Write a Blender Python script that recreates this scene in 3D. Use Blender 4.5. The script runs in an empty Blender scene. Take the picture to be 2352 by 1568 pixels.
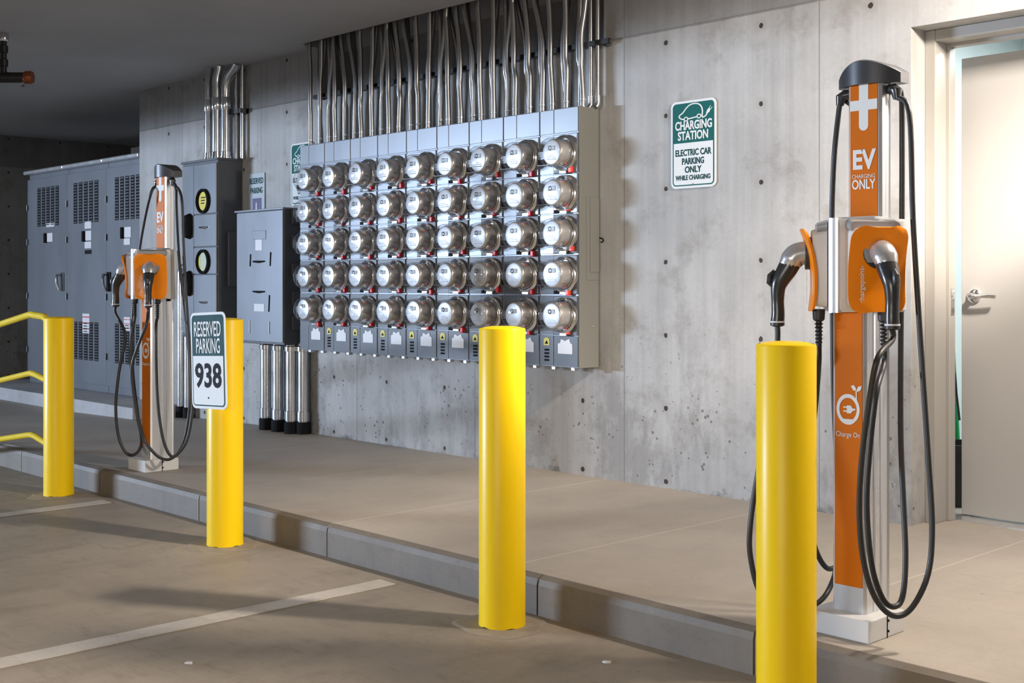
import bpy, bmesh, math, random
from mathutils import Vector, Matrix
random.seed(7)
PI = math.pi
C = bpy.context.scene.collection
S = bpy.context.scene

# ------------------------------------------------------------------ camera, world, lights, exposure
F, CX, HY, H = 2821.0, 1176.0, 652.0, 1.22
TH = math.radians(46.54)
SN, CS = math.sin(TH), math.cos(TH)
cam = bpy.data.objects.new('camera', bpy.data.cameras.new('camera'))
C.objects.link(cam)
cam.location = (0, 0, H)
cam.rotation_euler = (PI/2, 0, TH)
cam.data.sensor_width = 36.0
cam.data.lens = 36.0*F/2352
cam.data.shift_y = -(784-HY)/2352
cam.data.clip_start = 0.05
S.camera = cam

S.view_settings.view_transform = 'Standard'
S.view_settings.look = 'None'
S.view_settings.gamma = 1.0
S.view_settings.use_curve_mapping = False
S.view_settings.exposure = 0.0

W = bpy.data.worlds.new('world'); S.world = W
W.use_nodes = True
bg = W.node_tree.nodes['Background']
bg.inputs[0].default_value = (0.80, 0.84, 0.92, 1)
bg.inputs[1].default_value = 0.21

def area(name, loc, target, sx, sy, power, col, spread=180):
    l = bpy.data.lights.new(name, 'AREA'); l.shape = 'RECTANGLE'
    l.size = sx; l.size_y = sy; l.energy = power; l.color = col
    l.spread = math.radians(spread)
    o = bpy.data.objects.new(name, l); C.objects.link(o)
    o.location = loc
    d = Vector(target)-Vector(loc)
    o.rotation_euler = d.to_track_quat('-Z', 'Y').to_euler()
    return o
area('daylight_opening_light', (-16.5, -7.0, 1.95), (-2.8, 5.0, 2.3), 2.6, 0.34, 640, (0.62, 0.77, 1.0), 95)
pl_ = bpy.data.lights.new('ceiling_lamp_door', 'POINT'); pl_.energy = 920; pl_.color = (1.0, 0.885, 0.76); pl_.shadow_soft_size = 0.10
po_ = bpy.data.objects.new('ceiling_lamp_door', pl_); C.objects.link(po_); po_.location = (-1.15, 4.20, 2.74)
pl_.use_nodes = True                        # wide-throw garage luminaire: less straight down, little upwards
_n = pl_.node_tree.nodes; _l = pl_.node_tree.links
_tc = _n.new('ShaderNodeTexCoord'); _sx = _n.new('ShaderNodeSeparateXYZ'); _l.new(_tc.outputs['Normal'], _sx.inputs[0])
_ra = _n.new('ShaderNodeValToRGB'); _mr = _n.new('ShaderNodeMapRange')
_l.new(_sx.outputs[2], _mr.inputs[0])
for _k, _v in ((1, -1.0), (2, 1.0), (3, 0.0), (4, 1.0)): _mr.inputs[_k].default_value = _v
_l.new(_mr.outputs[0], _ra.inputs[0])
_e = _ra.color_ramp.elements
_e[0].position = 0.0; _e[0].color = (0.24, 0.24, 0.24, 1)
_e[1].position = 1.0; _e[1].color = (0.10, 0.10, 0.10, 1)
for _p, _v in ((0.10, 0.24), (0.155, 0.30), (0.20, 0.95), (0.25, 0.75), (0.32, 0.42), (0.45, 0.34), (0.52, 0.14)):
    _q = _e.new(_p); _q.color = (_v, _v, _v, 1)
_l.new(_ra.outputs[0], _n['Emission'].inputs['Strength'])
area('lane_fill_light', (-3.5, -1.6, 2.30), (-3.7, 0.6, 0.0), 7.0, 1.2, 36, (1.0, 0.92, 0.83))  # added soft fill over the lane, no fixture hangs there
area('front_fill_light', (1.5, -8.5, 1.9), (-3.0, 3.0, 0.9), 5.0, 1.0, 330, (1.0, 0.93, 0.85))  # added low fill from behind the camera, brightens upright fronts
area('closet_ceiling_light', (-2.2, 6.1, 2.6), (-2.3, 6.1, 0.0), 0.8, 0.3, 46, (0.92, 0.98, 1.0))

# ------------------------------------------------------------------ pixel helpers (used once, to read distances off the photograph)
def PZ(px, py, Z):
    X = (px-CX)/F*Z
    return Vector((CS*X-SN*Z, SN*X+CS*Z, H-(py-HY)/F*Z))
def PY(px, py, y):
    r = (px-CX)/F
    return PZ(px, py, y/(SN*r+CS))

# ------------------------------------------------------------------ material helpers
MATS = {}
def newmat(name):
    m = bpy.data.materials.new(name); m.use_nodes = True
    nt = m.node_tree
    return m, nt, nt.nodes['Principled BSDF']
def nd(nt, typ, ins=None, **props):
    n = nt.nodes.new(typ)
    for k, v in props.items(): setattr(n, k, v)
    for k, v in (ins or {}).items():
        if isinstance(v, bpy.types.NodeSocket): nt.links.new(v, n.inputs[k])
        else: n.inputs[k].default_value = v
    return n
def math_(nt, op, a, b=0.0, c=0.0, clamp=False):
    n = nd(nt, 'ShaderNodeMath', {0: a, 1: b, 2: c}, operation=op); n.use_clamp = clamp
    return n.outputs[0]
def mixc(nt, fac, a, b, mode='MIX'):
    n = nt.nodes.new('ShaderNodeMix'); n.data_type = 'RGBA'; n.blend_type = mode
    for k, v in ((0, fac), (6, a), (7, b)):
        if isinstance(v, bpy.types.NodeSocket): nt.links.new(v, n.inputs[k])
        else: n.inputs[k].default_value = v if not isinstance(v, tuple) else (*v[:3], 1)
    return n.outputs[2]
def noise(nt, vec, scale, detail=4, rough=0.6):
    n = nd(nt, 'ShaderNodeTexNoise', {'Vector': vec, 'Scale': scale, 'Detail': detail, 'Roughness': rough})
    return n.outputs['Fac']
def mapping(nt, vec, sc=(1, 1, 1), loc=(0, 0, 0)):
    return nd(nt, 'ShaderNodeMapping', {'Vector': vec, 'Scale': sc, 'Location': loc}).outputs[0]
def ramp(nt, f, a, b):
    return nd(nt, 'ShaderNodeMapRange', {0: f, 1: a, 2: b, 3: 0.0, 4: 1.0}).outputs[0]
def simple(name, col, rough=0.5, metal=0.0, var=0.08, scale=6.0, bump=0.0, stretch=(1, 1, 1), spec=0.5, coat=0.0):
    m, nt, b = newmat(name)
    tc = nd(nt, 'ShaderNodeTexCoord').outputs['Object']
    f = noise(nt, mapping(nt, tc, stretch), scale)
    lo = tuple(c*(1-var) for c in col); hi = tuple(min(1, c*(1+var)) for c in col)
    nt.links.new(mixc(nt, f, lo, hi), b.inputs['Base Color'])
    b.inputs['Roughness'].default_value = rough
    b.inputs['Metallic'].default_value = metal
    b.inputs['Specular IOR Level'].default_value = spec
    if coat: b.inputs['Coat Weight'].default_value = coat; b.inputs['Coat Roughness'].default_value = 0.08
    if var:
        rr = nd(nt, 'ShaderNodeMapRange', {0: f, 1: 0.3, 2: 0.7, 3: max(0.02, rough-0.05), 4: rough+0.05}).outputs[0]
        nt.links.new(rr, b.inputs['Roughness'])
    if bump:
        bp = nd(nt, 'ShaderNodeBump', {'Height': f, 'Strength': bump, 'Distance': 0.01})
        nt.links.new(bp.outputs[0], b.inputs['Normal'])
    MATS[name] = m
    return m
def line_mask(nt, coord, origin, period, halfw):
    a = math_(nt, 'SUBTRACT', coord, origin)
    a = math_(nt, 'DIVIDE', a, period)
    a = math_(nt, 'ADD', a, 0.5)
    a = math_(nt, 'FRACT', a)
    a = math_(nt, 'SUBTRACT', a, 0.5)
    a = math_(nt, 'ABSOLUTE', a)
    a = math_(nt, 'MULTIPLY', a, period)
    return a, math_(nt, 'LESS_THAN', a, halfw)

# cast-in-place concrete wall: streaks, pour joints, upper band shaded in the colour, tie holes, bug holes
def concrete_wall(name, base=(0.49, 0.482, 0.47), dark=1.0, ties=True, axis='x'):
    m, nt, b = newmat(name)
    tc = nd(nt, 'ShaderNodeTexCoord').outputs['Object']
    sep = nd(nt, 'ShaderNodeSeparateXYZ', {0: tc})
    u = sep.outputs[0] if axis == 'x' else sep.outputs[1]
    z = sep.outputs[2]
    cloud = noise(nt, tc, 1.1, 6, 0.62)
    blot = noise(nt, mapping(nt, tc, (1, 1, 1), (7, 3, 1)), 4.2, 7, 0.68)
    streak = noise(nt, mapping(nt, tc, (9, 9, 0.25)), 2.0, 5, 0.6)
    fine = noise(nt, tc, 45, 3, 0.7)
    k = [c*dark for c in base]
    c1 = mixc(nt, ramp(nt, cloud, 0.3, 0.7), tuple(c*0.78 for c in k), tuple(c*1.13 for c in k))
    c2 = mixc(nt, ramp(nt, streak, 0.35, 0.75), tuple(c*0.97 for c in (1, 1, 1)), (0.79, 0.78, 0.765))
    col = mixc(nt, 1.0, c1, c2, 'MULTIPLY')
    col = mixc(nt, math_(nt, 'MULTIPLY', ramp(nt, blot, 0.54, 0.68), 0.5), col, (0.24*dark, 0.215*dark, 0.185*dark))
    col = mixc(nt, math_(nt, 'MULTIPLY', ramp(nt, fine, 0.35, 0.7), 0.10), col, (0.2, 0.19, 0.18))
    patch = noise(nt, mapping(nt, tc, (1.6, 1.6, 0.8), (3, 1, 8)), 1.6, 8, 0.75)
    lowz = ramp(nt, z, 1.25, 0.55)
    col = mixc(nt, math_(nt, 'MULTIPLY', math_(nt, 'MULTIPLY', ramp(nt, patch, 0.50, 0.60), lowz), 0.5), col, (0.17*dark, 0.155*dark, 0.14*dark))
    # pale laitance bloom and pitting low on the wall
    low = ramp(nt, z, 1.0, 0.25)
    pit = nd(nt, 'ShaderNodeTexVoronoi', {'Vector': mapping(nt, tc, (1, 1, 1)), 'Scale': 24.0, 'Randomness': 1.0})
    pr = noise(nt, mapping(nt, tc, (1, 1, 1), (2, 9, 4)), 5.0, 3)
    pm = math_(nt, 'LESS_THAN', pit.outputs['Distance'], math_(nt, 'MULTIPLY', ramp(nt, pr, 0.40, 0.70), 0.27))
    pm = math_(nt, 'MULTIPLY', pm, ramp(nt, z, 1.1, 0.5))
    col = mixc(nt, math_(nt, 'MULTIPLY', pm, 0.75), col, (0.10, 0.08, 0.065))
    base_st = math_(nt, 'MULTIPLY', ramp(nt, math_(nt, 'ADD', z, math_(nt, 'MULTIPLY', blot, -0.42)), -0.055, -0.11), 0.8)
    col = mixc(nt, base_st, col, (0.13, 0.12, 0.11))
    # shade on the wall above the joint, painted as a darker tone
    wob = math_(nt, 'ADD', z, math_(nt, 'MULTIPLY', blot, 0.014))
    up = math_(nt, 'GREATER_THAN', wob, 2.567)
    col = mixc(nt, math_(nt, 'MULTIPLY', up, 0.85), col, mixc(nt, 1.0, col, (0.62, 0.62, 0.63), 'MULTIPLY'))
    hj = math_(nt, 'LESS_THAN', math_(nt, 'ABSOLUTE', math_(nt, 'SUBTRACT', wob, 2.565)), 0.006)
    _, vj = line_mask(nt, u, -4.43, 1.22, 0.0035)
    jm = math_(nt, 'MAXIMUM', hj, vj)
    col = mixc(nt, math_(nt, 'MULTIPLY', jm, 0.55), col, (0.12, 0.115, 0.11))
    h = math_(nt, 'ADD', math_(nt, 'MULTIPLY', fine, 0.15), math_(nt, 'MULTIPLY', blot, 0.25))
    h = math_(nt, 'SUBTRACT', h, math_(nt, 'ADD', math_(nt, 'MULTIPLY', pm, 0.5), math_(nt, 'MULTIPLY', jm, 0.4)))
    if ties:
        du, _ = line_mask(nt, u, -4.14, 0.60, 0.01)
        dz, _ = line_mask(nt, z, 0.95, 0.385, 0.01)
        jit = noise(nt, tc, 26, 2)
        r = math_(nt, 'SQRT', math_(nt, 'ADD', math_(nt, 'MULTIPLY', du, du), math_(nt, 'MULTIPLY', dz, dz)))
        r = math_(nt, 'ADD', r, math_(nt, 'MULTIPLY', math_(nt, 'SUBTRACT', jit, 0.5), 0.016))
        halo = math_(nt, 'MULTIPLY', ramp(nt, r, 0.05, 0.015), 0.25)
        hole = math_(nt, 'LESS_THAN', r, 0.0125)
        col = mixc(nt, halo, col, (0.23, 0.20, 0.17))
        col = mixc(nt, hole, col, (0.035, 0.022, 0.015))
        h = math_(nt, 'SUBTRACT', h, hole)
    nt.links.new(col, b.inputs['Base Color'])
    b.inputs['Roughness'].default_value = 0.72
    bp = nd(nt, 'ShaderNodeBump', {'Height': h, 'Strength': 0.45, 'Distance': 0.012})
    nt.links.new(bp.outputs[0], b.inputs['Normal'])
    MATS[name] = m
    return m

def slab_mat(name, base, joints=True, rough=0.6, stain=0.4):
    m, nt, b = newmat(name)
    tc = nd(nt, 'ShaderNodeTexCoord').outputs['Object']
    sep = nd(nt, 'ShaderNodeSeparateXYZ', {0: tc})
    n1 = noise(nt, tc, 0.8, 6, 0.6)
    n2 = noise(nt, mapping(nt, tc, (2.5, 0.9, 1), (4, 4, 0)), 2.2, 7, 0.68)
    n3 = noise(nt, tc, 60, 3, 0.7)
    n4 = noise(nt, mapping(nt, tc, (1, 1, 1), (11, 5, 2)), 14, 4, 0.7)
    col = mixc(nt, ramp(nt, n1, 0.3, 0.7), tuple(c*0.78 for c in base), tuple(c*1.18 for c in base))
    col = mixc(nt, math_(nt, 'MULTIPLY', ramp(nt, n2, 0.5, 0.75), stain), col, tuple(c*0.5 for c in base))
    col = mixc(nt, math_(nt, 'MULTIPLY', ramp(nt, n2, 0.42, 0.28), stain*0.8), col, tuple(c*1.35 for c in base))
    col = mixc(nt, math_(nt, 'MULTIPLY', ramp(nt, n3, 0.5, 0.75), 0.15), col, tuple(c*0.6 for c in base))
    col = mixc(nt, math_(nt, 'MULTIPLY', ramp(nt, n4, 0.69, 0.74), 0.6), col, (0.05, 0.04, 0.03))
    n5 = noise(nt, mapping(nt, tc, (1.0, 3.2, 2.0), (8, 2, 5)), 5.5, 9, 0.78)
    col = mixc(nt, math_(nt, 'MULTIPLY', ramp(nt, n5, 0.52, 0.66), stain*0.75), col, tuple(c*0.55 for c in base))
    col = mixc(nt, math_(nt, 'MULTIPLY', ramp(nt, n5, 0.40, 0.28), stain*0.7), col, tuple(min(1, c*1.5) for c in base))
    h = math_(nt, 'ADD', math_(nt, 'MULTIPLY', n3, 0.2), math_(nt, 'MULTIPLY', n2, 0.3))
    if joints:
        _, j = line_mask(nt, sep.outputs[0], -4.56, 1.15, 0.005)
        col = mixc(nt, math_(nt, 'MULTIPLY', j, 0.6), col, tuple(min(1, c*1.5) for c in base))
        h = math_(nt, 'SUBTRACT', h, math_(nt, 'MULTIPLY', j, 0.5))
    nt.links.new(col, b.inputs['Base Color'])
    rr = nd(nt, 'ShaderNodeMapRange', {0: n1, 1: 0.3, 2: 0.7, 3: rough-0.1, 4: rough+0.12}).outputs[0]
    nt.links.new(rr, b.inputs['Roughness'])
    bp = nd(nt, 'ShaderNodeBump', {'Height': h, 'Strength': 0.25, 'Distance': 0.01})
    nt.links.new(bp.outputs[0], b.inputs['Normal'])
    MATS[name] = m
    return m

def ceiling_mat():
    m, nt, b = newmat('ceiling_concrete')
    tc = nd(nt, 'ShaderNodeTexCoord').outputs['Object']
    sep = nd(nt, 'ShaderNodeSeparateXYZ', {0: tc})
    n1 = noise(nt, tc, 0.7, 5); n2 = noise(nt, tc, 9, 5, 0.7)
    col = mixc(nt, ramp(nt, n1, 0.3, 0.7), (0.38, 0.375, 0.375), (0.48, 0.475, 0.475))
    _, j1 = line_mask(nt, sep.outputs[0], -6.9, 2.44, 0.006)
    _, j2 = line_mask(nt, sep.outputs[1], 4.1, 1.22, 0.006)
    j = math_(nt, 'MAXIMUM', j1, j2)
    col = mixc(nt, math_(nt, 'MULTIPLY', j, 0.35), col, (0.5, 0.49, 0.48))
    nt.links.new(col, b.inputs['Base Color'])
    b.inputs['Roughness'].default_value = 0.75
    h = math_(nt, 'SUBTRACT', math_(nt, 'MULTIPLY', n2, 0.15), j)
    bp = nd(nt, 'ShaderNodeBump', {'Height': h, 'Strength': 0.3, 'Distance': 0.01})
    nt.links.new(bp.outputs[0], b.inputs['Normal'])
    return m

def glass_mat():
    m, nt, b = newmat('meter_glass')
    nt.nodes.remove(b)
    out = nt.nodes['Material Output']
    tr = nd(nt, 'ShaderNodeBsdfTransparent', {0: (0.98, 0.985, 0.99, 1)})
    gl = nd(nt, 'ShaderNodeBsdfGlossy', {0: (1, 1, 1, 1), 1: 0.06})
    lw = nd(nt, 'ShaderNodeLayerWeight', {0: 0.5})
    f2 = math_(nt, 'ADD', math_(nt, 'MULTIPLY', math_(nt, 'POWER', lw.outputs['Facing'], 3.0), 0.75), 0.05, clamp=True)
    mx = nt.nodes.new('ShaderNodeMixShader')
    nt.links.new(f2, mx.inputs[0]); nt.links.new(tr.outputs[0], mx.inputs[1]); nt.links.new(gl.outputs[0], mx.inputs[2])
    nt.links.new(mx.outputs[0], out.inputs[0])
    return m

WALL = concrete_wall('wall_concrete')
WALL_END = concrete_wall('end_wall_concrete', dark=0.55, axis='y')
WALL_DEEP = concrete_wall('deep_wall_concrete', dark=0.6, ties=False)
FLOOR = slab_mat('garage_floor_concrete', (0.345, 0.295, 0.24), joints=False, stain=0.55)
WALK = slab_mat('walkway_concrete', (0.40, 0.355, 0.305), stain=0.22)
KERB = slab_mat('kerb_concrete', (0.18, 0.155, 0.128), stain=0.5)  # walkway concrete darkened in colour for the shade on its upright face
PAD = slab_mat('pad_concrete', (0.46, 0.45, 0.45), joints=False, stain=0.35)
CEIL = ceiling_mat()
GLASS = glass_mat()
YEL = simple('yellow_plastic', (0.93, 0.62, 0.004), 0.36, var=0.05, scale=3, stretch=(1, 1, 0.3), spec=0.25)
YELP = simple('yellow_paint', (0.80, 0.58, 0.03), 0.3, var=0.06)
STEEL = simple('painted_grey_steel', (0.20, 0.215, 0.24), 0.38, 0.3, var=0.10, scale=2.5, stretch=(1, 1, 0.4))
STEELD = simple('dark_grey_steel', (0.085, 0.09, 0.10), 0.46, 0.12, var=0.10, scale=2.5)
BEIGE = simple('meter_side_paint', (0.20, 0.20, 0.18), 0.5, 0.0, var=0.04, scale=3)
GALV = simple('galvanized_steel', (0.62, 0.63, 0.65), 0.26, 0.95, var=0.14, scale=14, stretch=(1, 1, 0.3))
CONDM = simple('conduit_steel', (0.37, 0.365, 0.365), 0.32, 0.9, var=0.14, scale=10, stretch=(1, 1, 0.3))
CHROME = simple('bright_metal', (0.80, 0.81, 0.83), 0.16, 1.0, var=0.05)
ALU = simple('brushed_aluminium', (0.72, 0.73, 0.75), 0.30, 0.75, var=0.06, scale=8, stretch=(1, 1, 0.1))
WHITEP = simple('white_plastic', (0.70, 0.70, 0.70), 0.35, var=0.03)
BASEW = simple('base_cover_white', (0.66, 0.66, 0.66), 0.4, var=0.05)
ORANGE = simple('orange_plastic', (0.95, 0.265, 0.005), 0.30, var=0.03, spec=0.35)
ORANGED = simple('orange_film', (0.62, 0.15, 0.002), 0.40, var=0.03, spec=0.12)
BLACK = simple('black_rubber', (0.022, 0.022, 0.024), 0.42, var=0.1)
BLACKP = simple('black_plastic', (0.03, 0.03, 0.032), 0.25, var=0.1)
CAPM = simple('cap_plastic', (0.035, 0.037, 0.045), 0.38, var=0.05)
GREYP = simple('grey_plastic', (0.30, 0.31, 0.32), 0.35, var=0.05)
SILV = simple('silver_plastic', (0.56, 0.56, 0.57), 0.25, 0.6, var=0.05)
RED = simple('red_tag', (0.62, 0.012, 0.02), 0.4, var=0.1)
REDL = simple('orange_red_tag', (0.85, 0.06, 0.03), 0.4, var=0.1)
WHITE = simple('white_label', (0.75, 0.74, 0.75), 0.5, var=0.04)
YLAB = simple('yellow_label', (0.75, 0.62, 0.06), 0.5, var=0.05)
DARK = simple('dark_slot', (0.012, 0.012, 0.014), 0.8, var=0.1, spec=0.15)
TEAL = simple('sign_green', (0.006, 0.115, 0.105), 0.65, spec=0.2, var=0.04)
TEALD = simple('sign_dark_green', (0.005, 0.055, 0.058), 0.65, spec=0.2, var=0.04)
SIGNW = simple('sign_white', (0.78, 0.80, 0.80), 0.65, spec=0.2, var=0.03)
PURPLE = simple('sign_purple', (0.07, 0.045, 0.16), 0.45, var=0.04)
INK = simple('sign_ink', (0.012, 0.012, 0.015), 0.7, var=0.0, spec=0.15)
PIPEB = simple('black_iron_pipe', (0.025, 0.024, 0.024), 0.35, 0.4, var=0.2)
COPPER = simple('copper_fitting', (0.30, 0.085, 0.035), 0.35, 0.7, var=0.3, scale=40)
DOORP = simple('door_paint', (0.45, 0.443, 0.435), 0.42, var=0.02, scale=1.5)
FRAMEP = simple('door_frame_paint', (0.37, 0.355, 0.33), 0.42, var=0.03, scale=2)
CLOSETP = simple('closet_paint', (0.72, 0.80, 0.80), 0.6, var=0.03)
STRIPE = slab_mat('stripe_paint', (0.62, 0.57, 0.51), joints=False, stain=0.45)
GREEN = simple('green_plastic', (0.01, 0.32, 0.09), 0.4)
BIEGEM = simple('meter_inner_can', (0.66, 0.61, 0.56), 0.24, 0.75, var=0.1)
DIAL = simple('meter_dial', (0.46, 0.465, 0.48), 0.36, 0.2, var=0.05, scale=30)

# ------------------------------------------------------------------ mesh helpers
def NB(): return bmesh.new()
def box(bm, x0, x1, y0, y1, z0, z1, bev=0.0, seg=2):
    vs = [bm.verts.new((x, y, z)) for z in (z0, z1) for y in (y0, y1) for x in (x0, x1)]
    fs = [bm.faces.new([vs[i] for i in f]) for f in ((0, 2, 3, 1), (4, 5, 7, 6), (0, 1, 5, 4), (2, 6, 7, 3), (0, 4, 6, 2), (1, 3, 7, 5))]
    if bev > 0:
        es = list({e for f in fs for e in f.edges})
        bmesh.ops.bevel(bm, geom=es, offset=bev, segments=seg, affect='EDGES', profile=0.5)
def prism(bm, pts, fn0, fn1):
    """pts: 2D outline; fn0/fn1 turn a 2D point into the near and the far 3D point"""
    a = [bm.verts.new(fn0(p)) for p in pts]; b = [bm.verts.new(fn1(p)) for p in pts]
    n = len(pts)
    bm.faces.new(a); bm.faces.new(list(reversed(b)))
    for i in range(n):
        bm.faces.new((a[i], b[i], b[(i+1) % n], a[(i+1) % n]))
def rrect(w, h, r, n=5, cx=0, cy=0):
    out = []
    for (sx, sy, a0) in ((1, 1, 0), (-1, 1, 90), (-1, -1, 180), (1, -1, 270)):
        for k in range(n+1):
            a = math.radians(a0+90*k/n)
            out.append((cx+sx*(w/2-r)+r*math.cos(a), cy+sy*(h/2-r)+r*math.sin(a)))
    return out
def tube(bm, pts, r, seg=10, caps=True):
    pts = [Vector(p) for p in pts]
    n = len(pts)
    rad = r if isinstance(r, (list, tuple)) else [r]*n
    T = []
    for i in range(n):
        t = (pts[min(i+1, n-1)]-pts[max(i-1, 0)])
        T.append(t.normalized() if t.length > 1e-9 else Vector((0, 0, 1)))
    up = Vector((0, 0, 1)) if abs(T[0].z) < 0.9 else Vector((1, 0, 0))
    nrm = (up-T[0]*up.dot(T[0])).normalized()
    rings = []
    for i in range(n):
        nrm = (nrm-T[i]*nrm.dot(T[i]))
        nrm = nrm.normalized()
        bi = T[i].cross(nrm)
        rings.append([bm.verts.new(pts[i]+(nrm*math.cos(2*PI*k/seg)+bi*math.sin(2*PI*k/seg))*rad[i]) for k in range(seg)])
    for i in range(n-1):
        for k in range(seg):
            bm.faces.new((rings[i][k], rings[i][(k+1) % seg], rings[i+1][(k+1) % seg], rings[i+1][k]))
    if caps:
        bm.faces.new(list(reversed(rings[0]))); bm.faces.new(rings[-1])
def smoothpts(P, sub=6):
    P = [Vector(p) for p in P]; out = []
    for i in range(len(P)-1):
        p0, p1, p2, p3 = P[max(i-1, 0)], P[i], P[i+1], P[min(i+2, len(P)-1)]
        for k in range(sub):
            t = k/sub
            out.append(0.5*((2*p1)+(p2-p0)*t+(2*p0-5*p1+4*p2-p3)*t*t+(3*p1-p0-3*p2+p3)*t**3))
    out.append(P[-1]); return out
def lathe(bm, prof, org, axis='z', seg=24, caps=True):
    """prof: (radius, height) along the axis"""
    org = Vector(org); rings = []
    for (r, h) in prof:
        ring = []
        for k in range(seg):
            a = 2*PI*k/seg; c, s = r*math.cos(a), r*math.sin(a)
            v = {'z': (c, s, h), '-y': (c, -h, s), 'x': (h, c, s)}[axis]
            ring.append(bm.verts.new(org+Vector(v)))
        rings.append(ring)
    for i in range(len(rings)-1):
        for k in range(seg):
            bm.faces.new((rings[i][k], rings[i][(k+1) % seg], rings[i+1][(k+1) % seg], rings[i+1][k]))
    if caps:
        if prof[0][0] > 1e-5: bm.faces.new(list(reversed(rings[0])))
        if prof[-1][0] > 1e-5: bm.faces.new(rings[-1])
    bmesh.ops.remove_doubles(bm, verts=bm.verts, dist=1e-6)

ORG = {}
def obj(name, bm, mat, parent=None, smooth=False, label=None):
    """link bm (in world coordinates) as ONE mesh object; a part is moved into its thing's own frame"""
    bmesh.ops.recalc_face_normals(bm, faces=bm.faces)
    me = bpy.data.meshes.new(name)
    org = ORG.get(parent.name, Vector()) if parent else Vector()
    if org.length: bmesh.ops.translate(bm, verts=bm.verts, vec=-org)
    bm.to_mesh(me); bm.free()
    me.materials.append(mat)
    if smooth:
        for p in me.polygons: p.use_smooth = True
        try: me.set_sharp_from_angle(angle=math.radians(38))
        except Exception: pass
    o = bpy.data.objects.new(name, me); C.objects.link(o)
    if parent: o.parent = parent
    ORG[o.name] = org
    if label: o['label'] = label
    return o
def thing(name, label, cat, loc=(0, 0, 0), group=None):
    o = bpy.data.objects.new(name, None); C.objects.link(o)
    o.empty_display_size = 0.1
    o.location = loc; o['label'] = label; o['category'] = cat
    if group: o['group'] = group
    ORG[o.name] = Vector(loc)
    return o
def tag(o, label, cat, group=None):
    o['label'] = label; o['category'] = cat
    if group: o['group'] = group
    return o
def struct(name, bm, mat, parent=None, smooth=False):
    o = obj(name, bm, mat, parent, smooth)
    if not parent: o['kind'] = 'structure'
    return o
def text_bm(s, size, weight=0.0, sx=1.0, extr=0.0006):
    """outline of a line of lettering, centred, in the XZ plane facing -Y"""
    cu = bpy.data.curves.new('lettering', 'FONT'); cu.body = s; cu.size = size
    cu.align_x = 'CENTER'; cu.align_y = 'CENTER'; cu.extrude = extr; cu.offset = weight; cu.resolution_u = 3
    t = bpy.data.objects.new('lettering', cu); C.objects.link(t)
    bpy.context.view_layer.update()
    me = bpy.data.meshes.new_from_object(t.evaluated_get(bpy.context.evaluated_depsgraph_get()))
    bpy.data.objects.remove(t); bpy.data.curves.remove(cu)
    bm = NB(); bm.from_mesh(me); bpy.data.meshes.remove(me)
    bmesh.ops.transform(bm, matrix=Matrix(((sx, 0, 0, 0), (0, 0, -1, 0), (0, 1, 0, 0), (0, 0, 0, 1))), verts=bm.verts)
    return bm
def place(bm, M): bmesh.ops.transform(bm, matrix=M, verts=bm.verts)
def add_bm(dst, src):
    me = bpy.data.meshes.new('t'); src.to_mesh(me); src.free(); dst.from_mesh(me); bpy.data.meshes.remove(me)
ORD = ['first', 'second', 'third', 'fourth', 'fifth', 'sixth', 'seventh', 'eighth', 'ninth', 'tenth']

# ------------------------------------------------------------------ setting
YW, ZC, ZK, YK = 5.04, 2.91, 0.145, 3.18
bm = NB()                                   # main concrete wall with the doorway and the conduit chase
T = 0.40
def wall_seg(x0, x1, z0, z1, y0=YW, y1=YW+T): box(bm, x0, x1, y0, y1, z0, z1)
DX0, DX1, DZ = -2.742, -1.66, 2.36
wall_seg(-10.07, -7.34, 0, ZC)
wall_seg(-7.34, -4.58, 0, 2.56)
wall_seg(-7.34, -4.58, 2.56, ZC, YW+0.22, YW+T)
wall_seg(-4.58, DX0, 0, ZC)
wall_seg(DX0, DX1, DZ, ZC)
wall_seg(DX1, 5.0, 0, ZC)
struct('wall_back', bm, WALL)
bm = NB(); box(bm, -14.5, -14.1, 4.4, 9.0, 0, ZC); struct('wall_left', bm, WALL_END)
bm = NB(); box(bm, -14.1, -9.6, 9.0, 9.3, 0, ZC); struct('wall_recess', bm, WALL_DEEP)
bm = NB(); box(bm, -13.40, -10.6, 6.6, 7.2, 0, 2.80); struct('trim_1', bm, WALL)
bm = NB()                                   # ceiling slab with the conduit slot
def cs(x0, x1, y0, y1): box(bm, x0, x1, y0, y1, ZC, ZC+0.25)
cs(-17.5, 6, -9, 4.88); cs(-17.5, -7.34, 4.88, 9.5); cs(-4.58, 6, 4.88, 9.5); cs(-7.34, -4.58, YW+0.22, 9.5)
struct('ceiling', bm, CEIL)
bm = NB(); box(bm, -7.34, -4.58, 4.88, YW+0.22, ZC+0.5, ZC+0.55)
box(bm, -7.39, -7.34, 4.88, YW+0.22, ZC+0.25, ZC+0.55); box(bm, -4.58, -4.53, 4.88, YW+0.22, ZC+0.25, ZC+0.55)
box(bm, -7.39, -4.53, 4.83, 4.88, ZC+0.25, ZC+0.55); box(bm, -7.39, -4.53, YW+0.22, YW+0.27, ZC+0.25, ZC+0.55)
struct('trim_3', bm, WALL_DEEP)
bm = NB(); box(bm, -15.5, 3.0, -1.15, -0.85, 2.245, ZC); struct('shade_beam', bm, WALL_DEEP)   # unseen beam, added to shade the upper wall
bm = NB(); box(bm, -17.5, 6, -9, 9.0, -0.2, 0); struct('floor', bm, FLOOR)

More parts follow.
